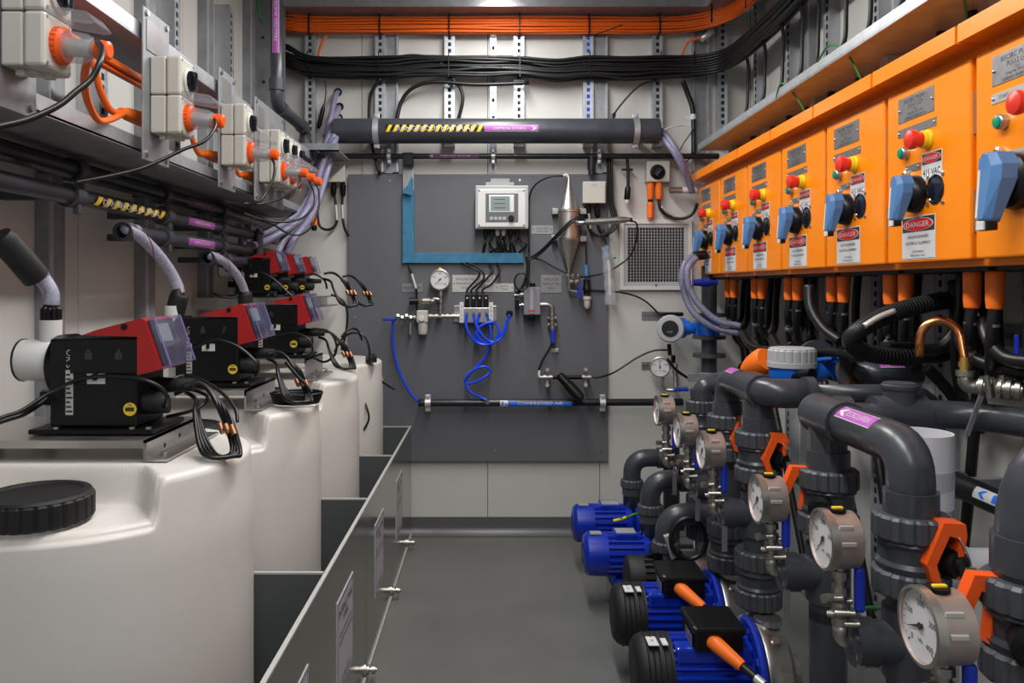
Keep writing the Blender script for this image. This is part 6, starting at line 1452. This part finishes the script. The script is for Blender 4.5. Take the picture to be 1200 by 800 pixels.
# black motor
y = 2.25; zc = .17
t = thing('black_pump', 'all-black motor pump half hidden between the blue motors', 'pump', (.5, y, 0))
MB().lathe((.385, y, zc), XP, [(0, .045), (.006, .056), (.014, .060), (.05, .060)], 28).build('fan_cover', 'blk_matt', t)
finned(MB(), .433, .56, V((0, y, zc)), .060, 20, .008).build('finned_body', 'blk_matt', t)
MB().box((.42, y - .05, .0), (.58, y + .05, .11), .004).build('base', 'blk_matt', t)
MB().box((.46, y - .04, zc + .04), (.54, y + .04, zc + .085), .005).build('terminal_box', 'blk', t)
MB().box((.384, y - .02, zc - .035), (.385, y - .012, zc - .01)).build('yellow_mark', 'yel', t)
MB().cyl((.55, y, zc), (.63, y, zc), .075, seg=28).build('pump_casing', 'steel', t)
cable('cable_coil', 'ring of black cable hanging in front of the low bend over the black motor', [V((.535 + .048 * math.cos(a), 2.12, .32 + .055 * math.sin(a))) for a in [k * .6 for k in range(12)]], .007)
single(MB().box(P(781, 625, 2.15), P(790, 655, 2.13), rot=Matrix.Rotation(-.3, 3, 'Y')), 'tag_strip', 'plate_w', 'pale tag strip leaning by the cable ring above the black motor', 'tag')
cable('black_cable', 'black cable trailing from the second blue motor to the column bases', [P(735, 655, 2.3), P(758, 652, 2.25), P(778, 640, 2.22), P(788, 628, 2.2)], .006)
def big_motor(y, label):
    zc = .158; c = V((0, y, zc)); t = thing('motor_pump', label, 'pump', (.45, y, 0), 'large blue motor pumps')
    MB().lathe((.312, y, zc), XP, [(0, .042), (.002, .060), (.010, .070), (.022, .0755), (.06, .0775), (.080, .0775)], 36).build('fan_cover', 'blk_matt', t)
    mb = MB()
    for k in range(5): mb.lathe((.335 + .012 * k, y, zc), XP, [(0, .0768), (.002, .0785), (.004, .0768)], 36, caps=False)
    mb.build('cover_rib', 'blk_matt', t)
    finned(MB(), .388, .560, c, .0765, 26, .010).build('finned_body', 'blue_motor', t)
    MB().box((.395, y - .062, zc + .038), (.56, y - .020, zc + .0735), .006).build('plain_side', 'blue_motor', t)
    MB().box((.338, y - .052, zc + .0745), (.36, y - .010, zc + .0765)).build('rating_label', 'paper', t)
    MB().box((.368, y - .052, zc + .0755), (.380, y - .020, zc + .0775)).build('small_label', 'paper', t)
    MB().text('DE', (.349, y - .03, zc + .077), YP, -XP, .006).build('label_print', 'ink', t)
    # terminal box on top
    tb = MB().box((.432, y - .072, zc + .068), (.535, y + .045, zc + .108), .006).box((.428, y - .076, zc + .104), (.540, y + .049, zc + .122), .007).build('terminal_box', 'blk', t)
    MB().box((.4275, y - .06, zc + .075), (.4285, y - .005, zc + .100)).build('box_label', 'plate', tb)
    MB().lathe((.432, y - .068, zc + .121), ZP, [(0, .004), (.002, .003)], 8).build('box_screw', 'steel', tb)
    # flange ring and casing
    mb = MB().lathe((.562, y, zc), XP, [(0, .088), (.0, .108), (.006, .112), (.014, .108), (.014, .088)], 40, caps=False)
    for k in range(8): a = k * PI / 4 + .2; mb.box((.556, y - .012, zc + .068), (.574, y + .012, zc + .108)) if False else mb.add([V((x_, y + math.cos(a + w_) * r_, zc + math.sin(a + w_) * r_)) for x_ in (.560, .574) for (w_, r_) in ((-.10, .06), (.10, .06), (.08, .095), (-.08, .095))], [(0, 3, 2, 1), (4, 5, 6, 7), (0, 1, 5, 4), (2, 3, 7, 6), (1, 2, 6, 5), (0, 4, 7, 3)])
    mb.lathe((.556, y, zc), XP, [(0, .0765), (.02, .07)], 32).build('flange_ring', 'blue_motor', t)
    volute(t, .576, y, zc, .108)
    MB().box((.41, y - .055, 0), (.53, y + .055, .012), .002).box((.42, y - .045, .012), (.44, y + .045, zc - .06)).box((.50, y - .045, .012), (.52, y + .045, zc - .06)).build('foot', 'blue_motor', t)
    MB().box((.59, y - .06, 0), (.65, y + .06, .05), .002).build('casing_foot', 'steel', t)
    # orange boot and cable leaving the terminal box
    a = V((.470, y - .066, zc + .092)); d = V((.50, -.62, -.30)).normalized()
    b_ = MB().lathe(a - d * .005, d, [(0, .014), (.004, .0165), (.02, .0165), (.075, .0125), (.082, .0110)], 18).build('cable_boot', 'boot', t)
    e = a + d * .075
    MB().tube([e, e + d * .04, e + d * .09 + V((0, 0, -.004)), e + d * .14 + V((.03, 0, -.02)), e + d * .18 + V((.08, 0, -.06)), V((.70, y - .15, .02))], .0088, 10).build('lead', 'cable', t)
    MB().cyl(e + d * .035, e + d * .055, .0095, seg=10).build('marker', 'plate_w', t)
    return t
b1 = big_motor(1.73, 'blue finned motor with a black fan cover, cut by the bottom of the frame')
dup(b1, (0, .295, 0), 'blue finned motor with a black fan cover, behind its frame-cut twin')
# tangle of cables behind columns near the wall
for i, pts in enumerate(([(.98, 2.9, .9), (.96, 2.6, .5), (.97, 2.4, .1)], [(.99, 2.5, .95), (.97, 2.2, .6), (.98, 2.0, .1)], [(.99, 2.1, .9), (.95, 1.9, .5), (.97, 1.8, .1)], [(1.0, 1.6, .9), (.98, 1.62, .5), (.98, 1.7, .1)], [(1.0, 1.2, .95), (.98, 1.25, .55), (.98, 1.3, .1)])):
    cable('wall_cable', 'black cable running down the side wall behind the dark columns, %s from the back' % ('first', 'second', 'third', 'fourth', 'fifth')[i], [V(p) for p in pts], .011)
